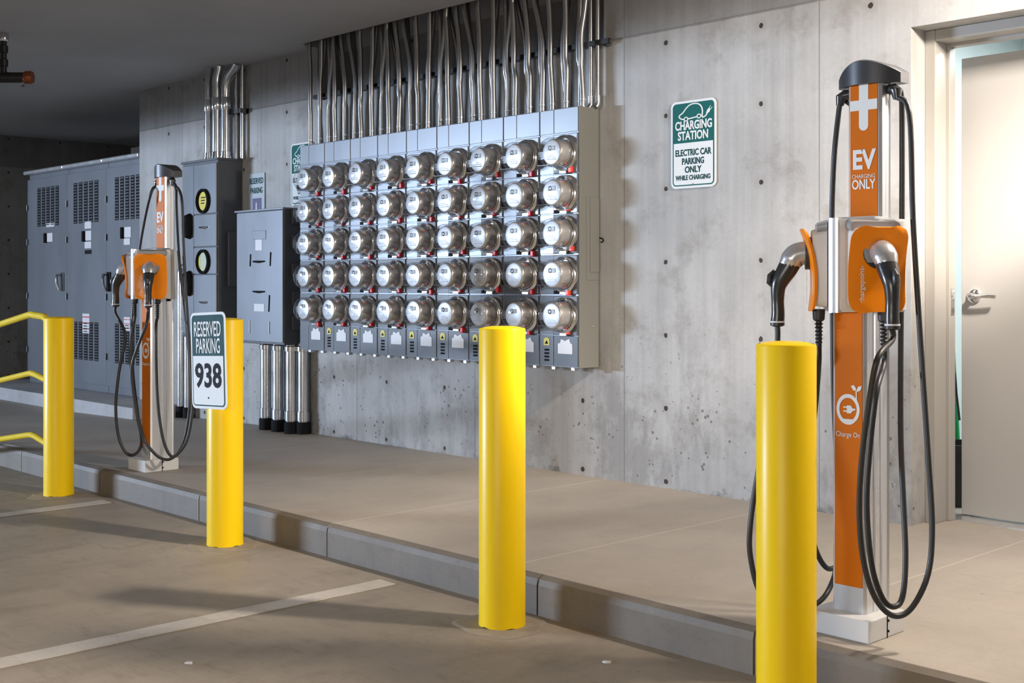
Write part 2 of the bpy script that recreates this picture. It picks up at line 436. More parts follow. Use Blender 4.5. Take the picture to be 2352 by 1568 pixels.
# raised walkway with a gentle dip towards the switchgear, kerb face with joints
def zwalk(x): return ZK-0.05*max(0, min(1, (-8.2-x)/2.4))
bm = NB()
xs = [-14.0, -12, -11, -10.6, -10.2, -9.8, -9.4, -9, -8.6, -8.2, 5.0]
rows = []
for x in xs:
    z = zwalk(x)
    rows.append([bm.verts.new(p) for p in ((x, YK+0.035, z), (x, 7.6, z), (x, 7.6, 0.0), (x, YK+0.035, 0.0))])
for a, b in zip(rows, rows[1:]):
    for i in range(4): bm.faces.new((a[i], b[i], b[(i+1) % 4], a[(i+1) % 4]))
bm.faces.new(rows[0]); bm.faces.new(list(reversed(rows[-1])))
walk = obj('walkway', bm, WALK); walk['kind'] = 'structure'
edges = [-14.0, -12.6, -11.45, -10.3, -9.15, -8.0, -6.85, -5.70, -4.56, -3.22, -2.26, -1.11, 0.04, 1.19, 5.0]
kt = thing('kerb', 'long low concrete kerb edging the raised walkway behind the yellow bollards', 'kerb')
kt['kind'] = 'structure'
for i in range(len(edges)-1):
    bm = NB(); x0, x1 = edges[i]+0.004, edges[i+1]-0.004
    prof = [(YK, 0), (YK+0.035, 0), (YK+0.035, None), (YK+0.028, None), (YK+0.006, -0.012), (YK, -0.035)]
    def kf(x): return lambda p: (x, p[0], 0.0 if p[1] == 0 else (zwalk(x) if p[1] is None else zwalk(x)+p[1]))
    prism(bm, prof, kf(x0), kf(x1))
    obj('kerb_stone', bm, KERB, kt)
# wheel of parking stripes
for x, y0, label in ((-4.0, -3.0, 'worn white parking stripe running in from the lower left to the centre bollard'),
                     (-6.56, -3.0, 'worn white parking stripe ending between the two left yellow bollards')):
    bm = NB(); n = 60; rows_ = []
    for k in range(n+1):
        y = y0+(3.09-y0)*k/n
        xl, xr = x-0.052+random.uniform(-.003, .003), x+0.052+random.uniform(-.003, .003)
        rows_.append([bm.verts.new(p) for p in ((xl, y, .0005), (xl, y, .003), (xr, y, .003), (xr, y, .0005))])
    for a, b in zip(rows_, rows_[1:]):
        for q_ in range(4): bm.faces.new((a[q_], b[q_], b[(q_+1) % 4], a[(q_+1) % 4]))
    bm.faces.new(rows_[0]); bm.faces.new(list(reversed(rows_[-1])))
    tag(obj('parking_stripe', bm, STRIPE), label, 'parking stripe', 'white stall stripes')

for (px, py, lab) in ((1392, 1521, 'small pale paper scrap on the garage floor right of the centre bollard'), (432, 1523, 'small pale paper scrap on the garage floor below the long white stripe')):
    q = PZ(px, py, F*H/(py-HY)); bm = NB(); n = 9
    pts = [((.018+.008*math.sin(k*2.3))*math.cos(2*PI*k/n), (.010+.004*math.cos(k*1.7))*math.sin(2*PI*k/n)) for k in range(n)]
    prism(bm, pts, lambda p: (q.x+p[0], q.y+p[1], .001), lambda p: (q.x+p[0]*.9, q.y+p[1]*.9, .005+.004*p[0]/.02))
    tag(obj('paper_scrap', bm, WHITE), lab, 'scrap')
# ------------------------------------------------------------------ doorway on the right
bm = NB()
def frame_u(x0, x1, y0, y1, z1, w, z0=ZK):
    box(bm, x0, x0+w, y0, y1, z0, z1, 0.003); box(bm, x1-w, x1, y0, y1, z0, z1, 0.003); box(bm, x0+w+.0005, x1-w-.0005, y0, y1, z1-w, z1, 0.003)
frame_u(DX0, DX1, 5.165, 5.27, 2.359, 0.05)
frame_u(DX0, DX1, 5.271, 5.325, 2.359, 0.065)
o = struct('trim_5', bm, FRAMEP)
bm = NB(); box(bm, -2.6795, -2.674, 5.28, 5.31, 1.08, 1.20); obj('strike_plate', bm, GALV, o)
# closet behind
bm = NB()
box(bm, -3.2, 0, 7.2, 7.25, 0, ZC); box(bm, -3.25, -3.2, YW+T, 7.25, 0, ZC); box(bm, 0, 0.05, YW+T, 7.25, 0, ZC)
struct('wall_closet', bm, CLOSETP)
# the door, just ajar (hinged on the right)
hx, hy = -1.735, 5.385
dth = math.radians(-2.2)
DM = Matrix.Translation((hx, hy, 0)) @ Matrix.Rotation(dth, 4, 'Z')
dl = 0.962
bm = NB(); box(bm, -dl, 0, 0.0, 0.045, ZK+0.012, 2.262, 0.003); place(bm, DM)
door = struct('door_1', bm, DOORP)
hb = NB(); lathe(hb, [(0.033, 0), (0.033, 0.008), (0.027, 0.014), (0.016, 0.017), (0.013, 0.05), (0.0, 0.05)], (0, 0, 0), '-y', 24)
tube(hb, smoothpts([(0, -0.045, 0), (0.03, -0.052, 0), (0.08, -0.052, 0.001), (0.125, -0.046, -0.002)]), 0.0095, 10)
place(hb, DM @ Matrix.Translation((-dl+0.065, 0, 1.165)))
obj('door_handle', hb, CHROME, door, True)
bm = NB(); box(bm, DX0, DX1, 5.3, 5.45, ZK-0.02, ZK+0.006); struct('trim_6', bm, ALU)
# things seen through the gap
bt = thing('broom', 'green broom leaning in the gap behind the slightly open door', 'broom', PZ(2198, 1010, 6.1))
p0 = PZ(2199, 1015, 6.25); p1 = PZ(2190, 830, 6.25)
bm = NB(); tube(bm, [p0, p0.lerp(p1, .5), p1, p1+(p1-p0)*1.0], [0.013, 0.013, 0.011, 0.011], 10); obj('broom_stick', bm, GREEN, bt, True)
bm = NB(); tube(bm, [p0-Vector((0, 0, .22)), p0-Vector((0, 0, .1)), p0], [0.05, 0.035, 0.014], 10); obj('broom_head', bm, GREEN, bt, True)
b0 = PZ(2200, 1180, 6.0); b0.z = ZK
bn = thing('waste_bin', 'dark waste bin standing just inside the door gap', 'bin', b0)
bm = NB(); lathe(bm, [(0.10, 0), (0.125, 0.27), (0.135, 0.28), (0.135, 0.30), (0.12, 0.30), (0.11, 0.1), (0.0, 0.1)], b0+Vector((0, 0, 0.002)), 'z', 24); obj('bin_body', bm, BLACK, bn, True)
q = PZ(2191, 1000, 5.72)
bm = NB(); tube(bm, [PZ(2193, 855, 5.9), PZ(2197, 905, 5.9), PZ(2204, 965, 5.88)], 0.006, 8)
tag(obj('hose', bm, BLACK, None, True), 'black hose hanging inside the door gap above the green broom', 'hose')

# ------------------------------------------------------------------ bollards
def bollard(x, y, label, top, chips=True):
    t = thing('bollard', label, 'bollard', (x, y, 0), 'yellow bollards along the kerb')
    r = 0.0835
    bm = NB()
    lathe(bm, [(r+.001, 0.004), (r, 0.03), (r, top-0.006), (r-0.002, top-0.0015), (r-0.006, top)], (x, y, 0), 'z', 48, caps=False)
    for v in bm.verts:                       # ragged lower lip of the sleeve
        if v.co.z < 0.01:
            a = math.atan2(v.co.y-y, v.co.x-x)
            v.co.z += 0.0025*math.sin(a*5+x)+0.0015*math.sin(a*11)
    obj('sleeve', bm, YEL, t, True)
    bm = NB(); lathe(bm, [(r-0.006, top-0.002), (r-0.02, top+0.003), (r*0.5, top+0.006), (0, top+0.007)], (x, y, 0), 'z', 48); obj('top_cap', bm, YEL, t, True)
    bm = NB(); lathe(bm, [(r-0.008, 0.0), (r-0.008, 0.02)], (x, y, 0), 'z', 32); obj('steel_core', bm, STEELD, t, True)
    if chips:
        bm = NB(); lathe(bm, [(r-.004, .0005), (r-.004, .004), (.15, .004), (.165, .0005)], (x, y, 0), 'z', 40)
        for v in bm.verts:
            a = math.atan2(v.co.y-y, v.co.x-x); k = 1+.08*math.sin(a*3+x)+.05*math.sin(a*7) if math.hypot(v.co.x-x, v.co.y-y) > .1 else 1
            v.co.x = x+(v.co.x-x)*k; v.co.y = y+(v.co.y-y)*k
        obj('grout_collar', bm, FLOOR, t)
    return t
bollard(-6.956, 2.982, 'yellow bollard at far left with the pipe railing joined to it', 1.025)
bollard(-5.098, 2.98, 'yellow bollard carrying the reserved parking 938 sign', 1.055)
bollard(-3.217, 3.00, 'plain yellow bollard in the middle, in front of the meter bank', 1.063)
bollard(-1.983, 2.945, 'large yellow bollard nearest the camera, beside the front charging station', 1.052)

# railing descending along the ramp from the far left bollard
rt = thing('pipe_railing', 'yellow three-rail pipe railing running off the left edge beside the far left bollard', 'railing', (-7.075, 2.97, 0))
def rz(x, z): return z-0.15*max(0, (-7.357-x))
post = Vector((-7.078, 2.965, 0))
for z in (1.037, 0.684, 0.314):
    bm = NB()
    P = [(-9.3, 2.98, rz(-9.3, z)), (-8.3, 2.98, rz(-8.3, z)), (-7.40, 2.98, rz(-7.40, z)), (-7.345, 2.98, z), (-7.28, 2.98, z-0.005)]
    P += [(-7.16, 2.97, z-0.018), (-7.09, 2.966, z-0.025), (-7.03, 2.97, z-0.03)] if z < 1 else [(-7.16, 2.97, z-0.008), (-7.105, 2.966, z-0.014), (-7.083, 2.965, z-0.03), (-7.078, 2.965, z-0.06)]
    tube(bm, P, 0.0205 if z > 1 else 0.018, 14); obj('rail', bm, YELP, rt, True)
bm = NB(); tube(bm, [post, post+Vector((0, 0, 1.0))], 0.0205, 14); obj('post', bm, YELP, rt, True)
bm = NB(); tube(bm, [(-8.6, 2.98, 0), (-8.6, 2.98, rz(-8.6, 1.03))], 0.0205, 14); obj('post', bm, YELP, rt, True)

# ------------------------------------------------------------------ signs
def sign_plate(t, M, w, h, border_m, top_m, frac, white_pad=0.012):
    """aluminium plate, coloured field, white lower field; M places it, sign faces -y"""
    bm = NB(); prism(bm, rrect(w, h, 0.030), lambda p: (p[0], 0, p[1]), lambda p: (p[0], 0.004, p[1])); place(bm, M); obj('sign_plate', bm, SIGNW, t)
    bm = NB(); prism(bm, rrect(w-2*white_pad, h-2*white_pad, 0.022), lambda p: (p[0], -0.0012, p[1]), lambda p: (p[0], 0.0005, p[1])); place(bm, M); obj('green_field', bm, border_m, t)
    hh = h-2*white_pad-0.012
    z0 = -h/2+white_pad+0.006; z1 = h/2-white_pad-frac*h
    ww = w-2*white_pad-0.014
    pts = []
    r = 0.016
    for (cx, cz, a0) in ((-ww/2+r, z0+r, 180), (ww/2-r, z0+r, 270)):
        for k in range(6):
            a = math.radians(a0+90*k/5); pts.append((cx+r*math.cos(a), cz+r*math.sin(a)))
    pts += [(ww/2, z1), (-ww/2, z1)]
    bm = NB(); prism(bm, pts, lambda p: (p[0], -0.0020, p[1]), lambda p: (p[0], -0.0005, p[1])); place(bm, M); obj('white_field', bm, SIGNW, t)
def letters(t, M, s, size, x, z, mat, weight=0.0, sx=1.0, y=-0.0026, width=None):
    bm = text_bm(s, size, weight, sx)
    if width:
        xs_ = [v.co.x for v in bm.verts]; k = width/(max(xs_)-min(xs_))
        place(bm, Matrix.Diagonal((k, 1, 1, 1)))
    place(bm, M @ Matrix.Translation((x, y, z)))
    return obj('lettering', bm, mat, t)
def charging_sign(cx, cz, label):
    w, h = 0.292, 0.452
    t = thing('charging_sign', label, 'sign', (cx, YW, cz))
    M = Matrix.Translation((cx, YW-0.008, cz))
    sign_plate(t, M, w, h, TEAL, TEAL, 0.455)
    # car outline with a plug tail
    bm = NB()
    car = [(-.055, .078), (-.074, .083), (-.088, .095), (-.085, .108), (-.065, .122), (-.046, .146), (-.022, .166), (.006, .172), (.034, .166), (.052, .146), (.058, .118), (.056, .095), (.060, .080), (.078, .088), (.088, .103)]
    tube(bm, smoothpts([(a*1.03, -0.003, b) for a, b in car], 5), 0.0042, 8)
    tube(bm, smoothpts([(-.035, -0.003, .080), (0, -0.003, .084), (.024, -0.003, .088)], 3), 0.0042, 8)
    for wx, wz in ((-.047, .080), (.037, .090)):
        tube(bm, [(wx+.012*math.cos(a*PI/8), -0.003, wz+.012*math.sin(a*PI/8)) for a in range(17)], 0.0036, 6)
    tube(bm, [(.086, -.003, .100), (.097, -.003, .115), (.106, -.003, .131)], [.005, .010, .006], 8)
    for dx in (-.005, .005): tube(bm, [(.108+dx, -.003, .129-dx), (.117+dx, -.003, .142-dx)], 0.002, 6)
    place(bm, M @ Matrix.Translation((0, 0, .066)) @ Matrix.Diagonal((1, 0.35, .82, 1))); obj('car_symbol', bm, SIGNW, t)
    letters(t, M, 'CHARGING', 0.062, 0.003, 0.096, SIGNW, 0.0018, width=0.238)
    letters(t, M, 'STATION', 0.062, 0.0, 0.043, SIGNW, 0.0018, width=0.196)
    letters(t, M, 'ELECTRIC CAR', 0.046, 0, -0.044, TEALD, 0.0012, width=0.232)
    letters(t, M, 'PARKING', 0.046, 0, -0.089, TEALD, 0.0012, width=0.142)
    letters(t, M, 'ONLY', 0.046, 0, -0.132, TEALD, 0.0012, width=0.108)
    letters(t, M, 'WHILE CHARGING', 0.034, 0, -0.173, TEALD, 0.0009, width=0.225)
    for dz in (-.206, .213):
        b2 = NB(); lathe(b2, [(.004, 0), (.004, .002), (.001, .003)], (cx, YW-0.010, cz+dz), '-y', 10); obj('screw', b2, GREYP, t)
    return t
charging_sign(-3.952, 1.942, 'green and white charging station sign alone on the bare wall at right')
charging_sign(-7.528, 2.02, 'green charging station sign mostly hidden behind the left edge of the meter bank')
# the 938 sign on its bollard
t = thing('parking_sign', 'green and white reserved parking sign numbered 938 on a yellow bollard', 'sign', (-5.098, 2.88, 0.866))
M = Matrix.Translation((-5.090, 2.888, 0.866)) @ Matrix.Rotation(math.radians(1.5), 4, 'Z') @ Matrix.Rotation(math.radians(-2.4), 4, 'Y')
sign_plate(t, M, 0.300, 0.446, TEALD, TEALD, 0.425)
letters(t, M, 'RESERVED', 0.098, 0, 0.142, SIGNW, 0.001, width=0.232)
letters(t, M, 'PARKING', 0.098, 0.004, 0.064, SIGNW, 0.001, width=0.206)
letters(t, M, '938', 0.152, 0, -0.075, INK, 0.004, width=0.228)
bm = NB(); lathe(bm, [(.004, 0), (.004, .002), (.001, .003)], (0, -0.002, -.172), '-y', 10); place(bm, M); obj('screw', bm, DARK, t)
bm = NB(); box(bm, -0.03, 0.03, 0.004, 0.022, -0.16, 0.16, 0.002); place(bm, M); obj('bracket', bm, GALV, t)
# small reserved sign on the wall between the cabinets
a = PY(573, 398, YW); b = PY(610, 480, YW)
cx, cz = (a.x+b.x)/2, 1.886
t = thing('parking_sign', 'small white reserved parking sign with purple square on the wall behind the grey cabinets', 'sign', (cx, YW, cz))
M = Matrix.Translation((cx, YW-0.008, cz))
bm = NB(); prism(bm, rrect(0.225, 0.355, 0.010), lambda p: (p[0], 0, p[1]), lambda p: (p[0], 0.004, p[1])); place(bm, M); obj('sign_plate', bm, simple('sign_grey', (0.42, 0.47, 0.50), 0.5, var=0.03), t)
letters(t, M, 'RESERVED', 0.062, 0, 0.118, TEALD, 0.001, width=0.19, y=-0.001)
letters(t, M, 'PARKING', 0.062, 0, 0.045, TEALD, 0.001, width=0.17, y=-0.001)
bm = NB(); box(bm, -0.055, 0.070, -0.0015, 0.001, -0.13, -0.012); place(bm, M); pf = obj('purple_field', bm, PURPLE, t)
bm = NB(); prism(bm, [(-.020, -.12), (.020, -.12), (.008, -.09), (.006, -.045), (-.006, -.045), (-.008, -.09)], lambda p: (p[0], -0.003, p[1]), lambda p: (p[0], -.001, p[1])); place(bm, M); obj('white_symbol', bm, SIGNW, pf)

# ------------------------------------------------------------------ meter bank: nine cabinets, 45 meters
YF = 4.872
PX0, PW, ZB, ZT = -7.31, 0.30, 0.760, 2.192
ROWZ = [1.938, 1.718, 1.496, 1.272, 1.046]
def slab(bm, x0, x1, z0, z1, y, t=0.004, bev=0.0015): box(bm, x0, x1, y-t, y, z0, z1, bev, 1)
for c in range(9):
    x0 = PX0+PW*c; x1 = x0+PW; xs_ = x0+0.112
    t = thing('meter_cabinet', 'grey steel cabinet column holding five electric meters, %s from the left of the bank' % ORD[c], 'meter cabinet', (x0+PW/2, YW, ZB), 'meter cabinets on the back wall')
    bm = NB(); box(bm, x0+0.0015, x1-0.0015, YF, YW-0.012, ZB, ZT, 0.003, 1); obj('cabinet_body', bm, STEEL, t)
    # upper covers
    bm = NB(); slab(bm, x0+.004, xs_-.002, 2.055, ZT-.004, YF); slab(bm, xs_+.001, x1-.004, 2.055, ZT-.004, YF); obj('upper_cover', bm, STEEL, t)
    for r, z in enumerate(ROWZ):
        zt = z+0.108; zb = z-0.110
        bm = NB(); slab(bm, xs_+.001, x1-.004, zb+.002, zt, YF, 0.010, 0.003)
        obj('meter_cover', bm, STEEL if r < 2 else STEELD, t)  # lower rows in darker steel, standing in for their dimmer reflections
        bm = NB(); slab(bm, x0+.004, xs_-.002, zb+.002, zt, YF, 0.005); obj('breaker_cover', bm, STEEL if r < 3 else STEELD, t)  # same dimming of the lower rows put into the steel colour
        # ridged breaker block
        bm = NB()
        box(bm, x0+.006, xs_+.02, YF-.040, YF-.004, z-.062, z+.020, 0.004, 1)
        for k in range(4): box(bm, x0+.010, xs_+.015, YF-.046, YF-.038, z-.008+k*.007, z-.0045+k*.007)
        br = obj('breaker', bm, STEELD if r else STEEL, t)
        bm = NB(); box(bm, x0+.03, x0+.085, YF-.052, YF-.038, z-.056, z-.026, 0.003, 1); obj('breaker_handle', bm, DARK, br)
        # hasp plate and red tag under the meter
        bm = NB(); box(bm, xs_+.01, xs_+.062, YF-.016, YF-.008, zb+.004, zb+.022, 0.002, 1); obj('hasp', bm, DARK if (c+r) % 2 else STEELD, t)
        if not (r == 4 and c == 7 and False):
            rx = x1-.045+random.uniform(-.022, .018); rz_ = zb+random.uniform(.004, .03)
            bm = NB(); box(bm, rx-.013, rx+.013, YF-.032, YF-.010, rz_-.017, rz_+.017, 0.005, 2)
            obj('red_tag', bm, REDL if c == 8 else RED, t)
    # bottom trims: label card with its tabs, yellow warning sticker and slot row
    bm = NB(); slab(bm, xs_+.001, x1-.004, ZB+.006, ROWZ[4]-.112, YF, .006); slab(bm, x0+.004, xs_-.002, ZB+.006, ROWZ[4]-.112, YF, .005); obj('lower_cover', bm, STEELD, t)  # darker steel paints in the duller reflection along the bottom
    bm = NB(); xa = xs_+.035; xb = x1-.045
    prism(bm, [(xa, .835), (xb, .835), (xb, .890), (xb-.012, .893), (xb-.020, .905), (xb-.022, .918), (xb-.040, .912), ((xa+xb)/2, .905), (xa+.034, .914), (xa+.022, .914), (xa+.018, .895), (xa, .890)],
          lambda p: (p[0], YF-.0085, p[1]), lambda p: (p[0], YF-.006, p[1])); obj('label_card', bm, WHITE, t)
    if c:
        bm = NB(); prism(bm, [(x0+.035, .878), (x0+.080, .878), (x0+.080, .908), (x0+.070, .920), (x0+.045, .920), (x0+.035, .908)], lambda p: (p[0], YF-.0075, p[1]), lambda p: (p[0], YF-.005, p[1])); ys = obj('warning_sticker', bm, YLAB, t)
        bm = NB(); prism(bm, [(x0+.044, .886), (x0+.071, .886), (x0+.0575, .906)], lambda p: (p[0], YF-.0085, p[1]), lambda p: (p[0], YF-.0075, p[1])); obj('warning_triangle', bm, INK, ys)
        bm = NB()
        for k in range(4): box(bm, x0+.040, x0+.076, YF-.007, YF-.0045, .790+k*.019, .801+k*.019)
        obj('slot_row', bm, DARK, t)
    # clips under the bank
    for k in (0.28, 0.78):
        bm = NB(); xc = x0+PW*k
        box(bm, xc-.014, xc+.014, YF+.02, YF+.055, ZB-.018, ZB, .002, 1); obj('bottom_clip', bm, GALV, t)
    if c == 8:                               # right-hand end cover
        xe = x1
        bm = NB(); box(bm, xe-.001, xe+.003, YF, YW-.012, ZB, ZT, .001, 1); ec = obj('end_cover', bm, BEIGE, t, label='greenish grey end cover')
        bm = NB(); box(bm, xe+.003, xe+.0055, YF+.055, YW-.014, 1.24, 1.70, .001, 1); obj('raised_panel', bm, BEIGE, ec)
        bm = NB(); box(bm, xe+.0055, xe+.009, YF+.082, YW-.014, 1.285, 1.695, .0015, 1); obj('inner_panel', bm, BEIGE, ec)
        bm = NB(); lathe(bm, [(.006, 0), (.006, .003), (.002, .005)], (xe+.003, YF+.11, .985), 'x', 10); obj('screw', bm, GALV, ec)
        bm = NB(); tube(bm, smoothpts([(xe+.004, YW-.012, 1.475), (xe+.03, YW-.013, 1.47), (xe+.035, YW-.013, 1.455), (xe+.02, YW-.013, 1.45)]), .004, 6); obj('latch_hook', bm, DARK, ec)
# one meter, then copies
def make_meter():
    t = thing('electric_meter', '', 'electric meter', (0, 0, 0), 'glass electric meters on the meter bank')
    bm = NB(); lathe(bm, [(.098, 0), (.101, .006), (.101, .016), (.094, .024), (.086, .026), (.084, .018), (.084, 0)], (0, 0, 0), '-y', 36)
    box(bm, -.026, .026, -.020, -.004, -.112, -.094, .003, 1); obj('sealing_ring', bm, CHROME, t, True)
    bm = NB(); lathe(bm, [(.084, 0), (.083, .085), (.081, .112), (.076, .130), (.066, .141), (.045, .147), (0, .149)], (0, 0, 0), '-y', 36); obj('glass_cover', bm, GLASS, t, True)
    bm = NB(); lathe(bm, [(.076, .002), (.076, .02), (.073, .022), (.073, .098), (.070, .104), (.066, .106)], (0, 0, 0), '-y', 32); body = obj('inner_can', bm, BIEGEM, t, True)
    bm = NB(); lathe(bm, [(.066, .104), (.066, .108), (.058, .1095), (0, .1095)], (0, 0, 0), '-y', 32); face = obj('dial_face', bm, DIAL, t, True)
    bm = NB(); box(bm, -.030, .030, -.1125, -.108, .010, .034, .002, 1); obj('register_window', bm, GREYP, face)
    bm = NB(); lathe(bm, [(.013, .109), (.013, .1125), (.008, .1125), (.008, .1105), (0, .1105)], (-.008, 0, .022), '-y', 16); obj('register_dial', bm, DARK, face, True)
    bm = NB()
    box(bm, -.036, .036, -.1115, -.109, -.042, -.036); box(bm, -.030, .030, -.1115, -.109, -.030, -.026); box(bm, -.030, .012, -.1115, -.109, -.020, -.0165); obj('nameplate_print', bm, GREYP, face)
    return t
def copy_tree(o, parent=None):
    c = o.copy(); C.objects.link(c)
    if parent: c.parent = parent
    for ch in o.children: copy_tree(ch, c)
    return c
ROWN = ['top row', 'second row', 'middle row', 'fourth row', 'bottom row']
proto = make_meter()
for r, z in enumerate(ROWZ):
    for c in range(9):
        m = proto if (r == 0 and c == 0) else copy_tree(proto)
        m.location = (PX0+PW*c+0.112+0.094, YF-0.010, z)
        m.rotation_euler = (random.uniform(-.02, .02), random.uniform(-.03, .03), random.uniform(-.02, .02))
        m['label'] = 'round glass electric meter, %s from the left in the %s of the bank' % (ORD[c], ROWN[r])

# conduits above the bank
ZS = 2.548
grp = 'steel conduits above the meter bank'
for c in range(9):
    mode = random.choice((-1, 0, 1))
    for k in range(5):
        u = (k+0.5)/5
        x0 = PX0+PW*c+0.018+PW*0.94*u+random.uniform(-.006, .006)
        xm = PX0+0.02+(PW*9-0.02)*((c*5+k+0.5)/45)
        row = k % 2
        y = 4.925+0.050*row+random.uniform(-.004, .004)
        ym = 4.921+0.042*row
        q5 = c*5+k; xt = xm-0.035+(0.055*math.sin(q5*0.62+row*0.9)+0.03*math.sin(q5*1.9))
        x0b = x0+(random.uniform(-.02, .02))
        P = [(x0, y, ZT+.001), (x0, y, ZT+.07), ((x0b*0.45+xm*0.55), (y+ym)/2, ZT+.22), (xm, ym, ZS-.07), (xm, ym, ZS+.05), (xm*.55+xt*.45, ym+.01, ZS+.19), (xt, ym+.012, ZC+.05), (xt, ym+.012, ZC+.45)]
        bm = NB(); tube(bm, smoothpts(P, 4), 0.0168, 10)
        o = tag(obj('conduit', bm, CONDM, None, True), 'galvanized steel conduit above the %s meter cabinet from the left, %s of its five' % (ORD[c], ORD[k]), 'conduit', grp)
        bm = NB(); lathe(bm, [(.021, 0), (.021, .006), (.016, .008), (.016, .034), (.018, .036), (.018, .046), (.0125, .048)], (x0, y, ZT+.0005), 'z', 10); obj('connector', bm, GALV, o, True)
for i, (px, lab) in enumerate(((1357, 'galvanized conduit just right of the meter bank conduits, nearer of the end pair'), (1373, 'galvanized conduit at the far right end of the conduit rack, against the wall'))):
    x = PY(px, 200, 5.0).x
    bm = NB(); tube(bm, [(x, 5.0, 2.22), (x, 5.0, ZC)], 0.0125, 10)
    o = tag(obj('conduit', bm, CONDM, None, True), lab, 'conduit')
    bm = NB(); tube(bm, smoothpts([(x, 5.0, 2.26), (x, 5.0, 2.215), (x-.005, 4.99, 2.195)]), 0.017, 10); obj('connector', bm, GALV, o, True)
st = thing('strut_channel', 'steel strut channel clamping the conduits across the meter bank', 'strut', (-5.9, 4.97, ZS))
bm = NB(); box(bm, -7.32, -4.50, 4.985, 5.0, ZS-.014, ZS+.014); box(bm, -7.32, -4.50, 5.0, 5.012, ZS+.011, ZS+.014); box(bm, -7.32, -4.50, 5.0, 5.012, ZS-.014, ZS-.011)
obj('channel', bm, PIPEB, st)
for x in (-7.27, -6.4, -5.4, -4.54):
    bm = NB(); box(bm, x-.02, x+.02, 5.012, YW, ZS-.02, ZS+.011); obj('bracket', bm, STEELD, st)

# ------------------------------------------------------------------ tall grey instrument cabinet with two round windows
X0, X1, YC = -8.906, -8.36, 4.827
t = thing('instrument_cabinet', 'tall grey wall cabinet with two round yellow-labelled windows behind the rear charging station', 'cabinet', (-8.63, YW, 0.80))
bm = NB(); box(bm, X0, X1, YC, YW-.002, 0.80, 2.185, .004, 1); obj('cabinet_body', bm, STEELD, t, label='grey steel box')
bm = NB(); box(bm, X0-.012, X1+.008, YC-.012, YW-.002, 2.17, 2.188, .002, 1); obj('top_cover', bm, STEELD, t)
bm = NB(); slab(bm, X0+.01, -8.722, .83, 2.15, YC, .008); obj('side_panel', bm, STEEL, t)
for z0, z1 in ((.83, 1.292), (1.298, 1.504), (1.510, 1.758), (1.764, 2.15)):
    bm = NB(); slab(bm, -8.712, X1-.008, z0, z1, YC, .012, .003); obj('front_panel', bm, STEEL, t)
for z, m_ in ((1.862, YLAB), (1.392, WHITE)):
    bm = NB(); lathe(bm, [(.088, .0), (.096, .012), (.096, .03), (.084, .038), (.078, .030), (.078, .012), (0, .012)], (-8.555, YC, z), '-y', 32); w = obj('round_window', bm, DARK, t, True)
    bm = NB(); prism(bm, [(.068*math.cos(a*PI/12)-.006, .072*math.sin(a*PI/12)) for a in range(24)], lambda p: (-8.555+p[0], YC-.016, z+p[1]), lambda p: (-8.555+p[0], YC-.013, z+p[1])); yl = obj('window_label', bm, YLAB if m_ is YLAB else simple('pale_green_label', (0.55, 0.60, 0.42), .4), w)
    bm = NB()
    if m_ is YLAB:
        for k in range(3): box(bm, -8.59, -8.54+.01*k, YC-.0175, YC-.0155, z-.02+.022*k, z-.012+.022*k)
    else:
        box(bm, -8.63, -8.605, YC-.0175, YC-.0155, z-.05, z+.05); box(bm, -8.63, -8.56, YC-.0175, YC-.0155, z-.054, z-.048)
    obj('label_print', bm, INK if m_ is YLAB else YLAB, yl)
for z in (1.66, 1.08):
    bm = NB(); tube(bm, [(-8.61, YC-.02, z), (-8.55, YC-.028, z-.004), (-8.50, YC-.02, z)], [.005, .010, .005], 8); obj('wing_screw', bm, CHROME, t, True)
for z in (1.66, 1.21):
    bm = NB(); tube(bm, [(-8.775, YC-.004, z+.10), (-8.775, YC-.03, z+.08), (-8.775, YC-.034, z), (-8.775, YC-.03, z-.055), (-8.775, YC-.004, z-.07)], [.02, .042, .045, .042, .02], 12); obj('hinge_knuckle', bm, DARK, t, True)
bm = NB(); box(bm, X1, X1+.03, 4.90, 5.0, 1.20, 1.62, .004, 1); obj('side_box', bm, STEELD, t)
# its rising conduits
for i, (x, y, rr, lab) in enumerate(((-8.63, 4.90, .031, 'left of the three thick steel conduits rising from the tall instrument cabinet'),
                                  (-8.495, 4.89, .033, 'middle of the three thick steel conduits rising from the tall instrument cabinet'),
                                  (-8.425, 4.93, .033, 'bent thick steel conduit rising from the right of the tall instrument cabinet'))):
    bm = NB()
    P = [(x, y, 2.186), (x, y, 2.5), (x, y, 2.7), (x+(.0 if i < 2 else .03), y, 2.80), (x+(.015*i if i < 2 else .12), y+.01, ZC-.03), (x+(.02*i if i < 2 else .15), y+.01, ZC)]
    tube(bm, smoothpts(P, 5), rr, 14); o = tag(obj('conduit', bm, GALV, None, True), lab, 'conduit', 'conduits above the instrument cabinet')
    bm = NB(); lathe(bm, [(rr+.012, 0), (rr+.012, .02), (rr+.006, .022), (rr+.006, .055), (rr, .058)], (x, y, 2.188), 'z', 14); obj('connector', bm, CHROME, o, True)
    bm = NB(); lathe(bm, [(rr+.005, 0), (rr+.007, .004), (rr+.007, .09), (rr+.005, .094)], (x, y, 2.57), 'z', 14); obj('coupling', bm, CHROME, o, True)
for px, lab in ((543, 'thin steel conduit beside the bent thick conduit above the instrument cabinet'), (556, 'thin steel conduit at the right rear edge of the instrument cabinet top')):
    x = PY(px, 300, 5.0).x; bm = NB(); tube(bm, [(x, 5.0, 2.186), (x, 5.0, ZC)], .016, 10)
    tag(obj('conduit', bm, GALV, None, True), lab, 'conduit', 'conduits above the instrument cabinet')
bm = NB(); box(bm, -8.52, -8.27, 5.017, YW, 2.53, 2.572); box(bm, -8.52, -8.29, 4.965, 4.98, 2.535, 2.57)
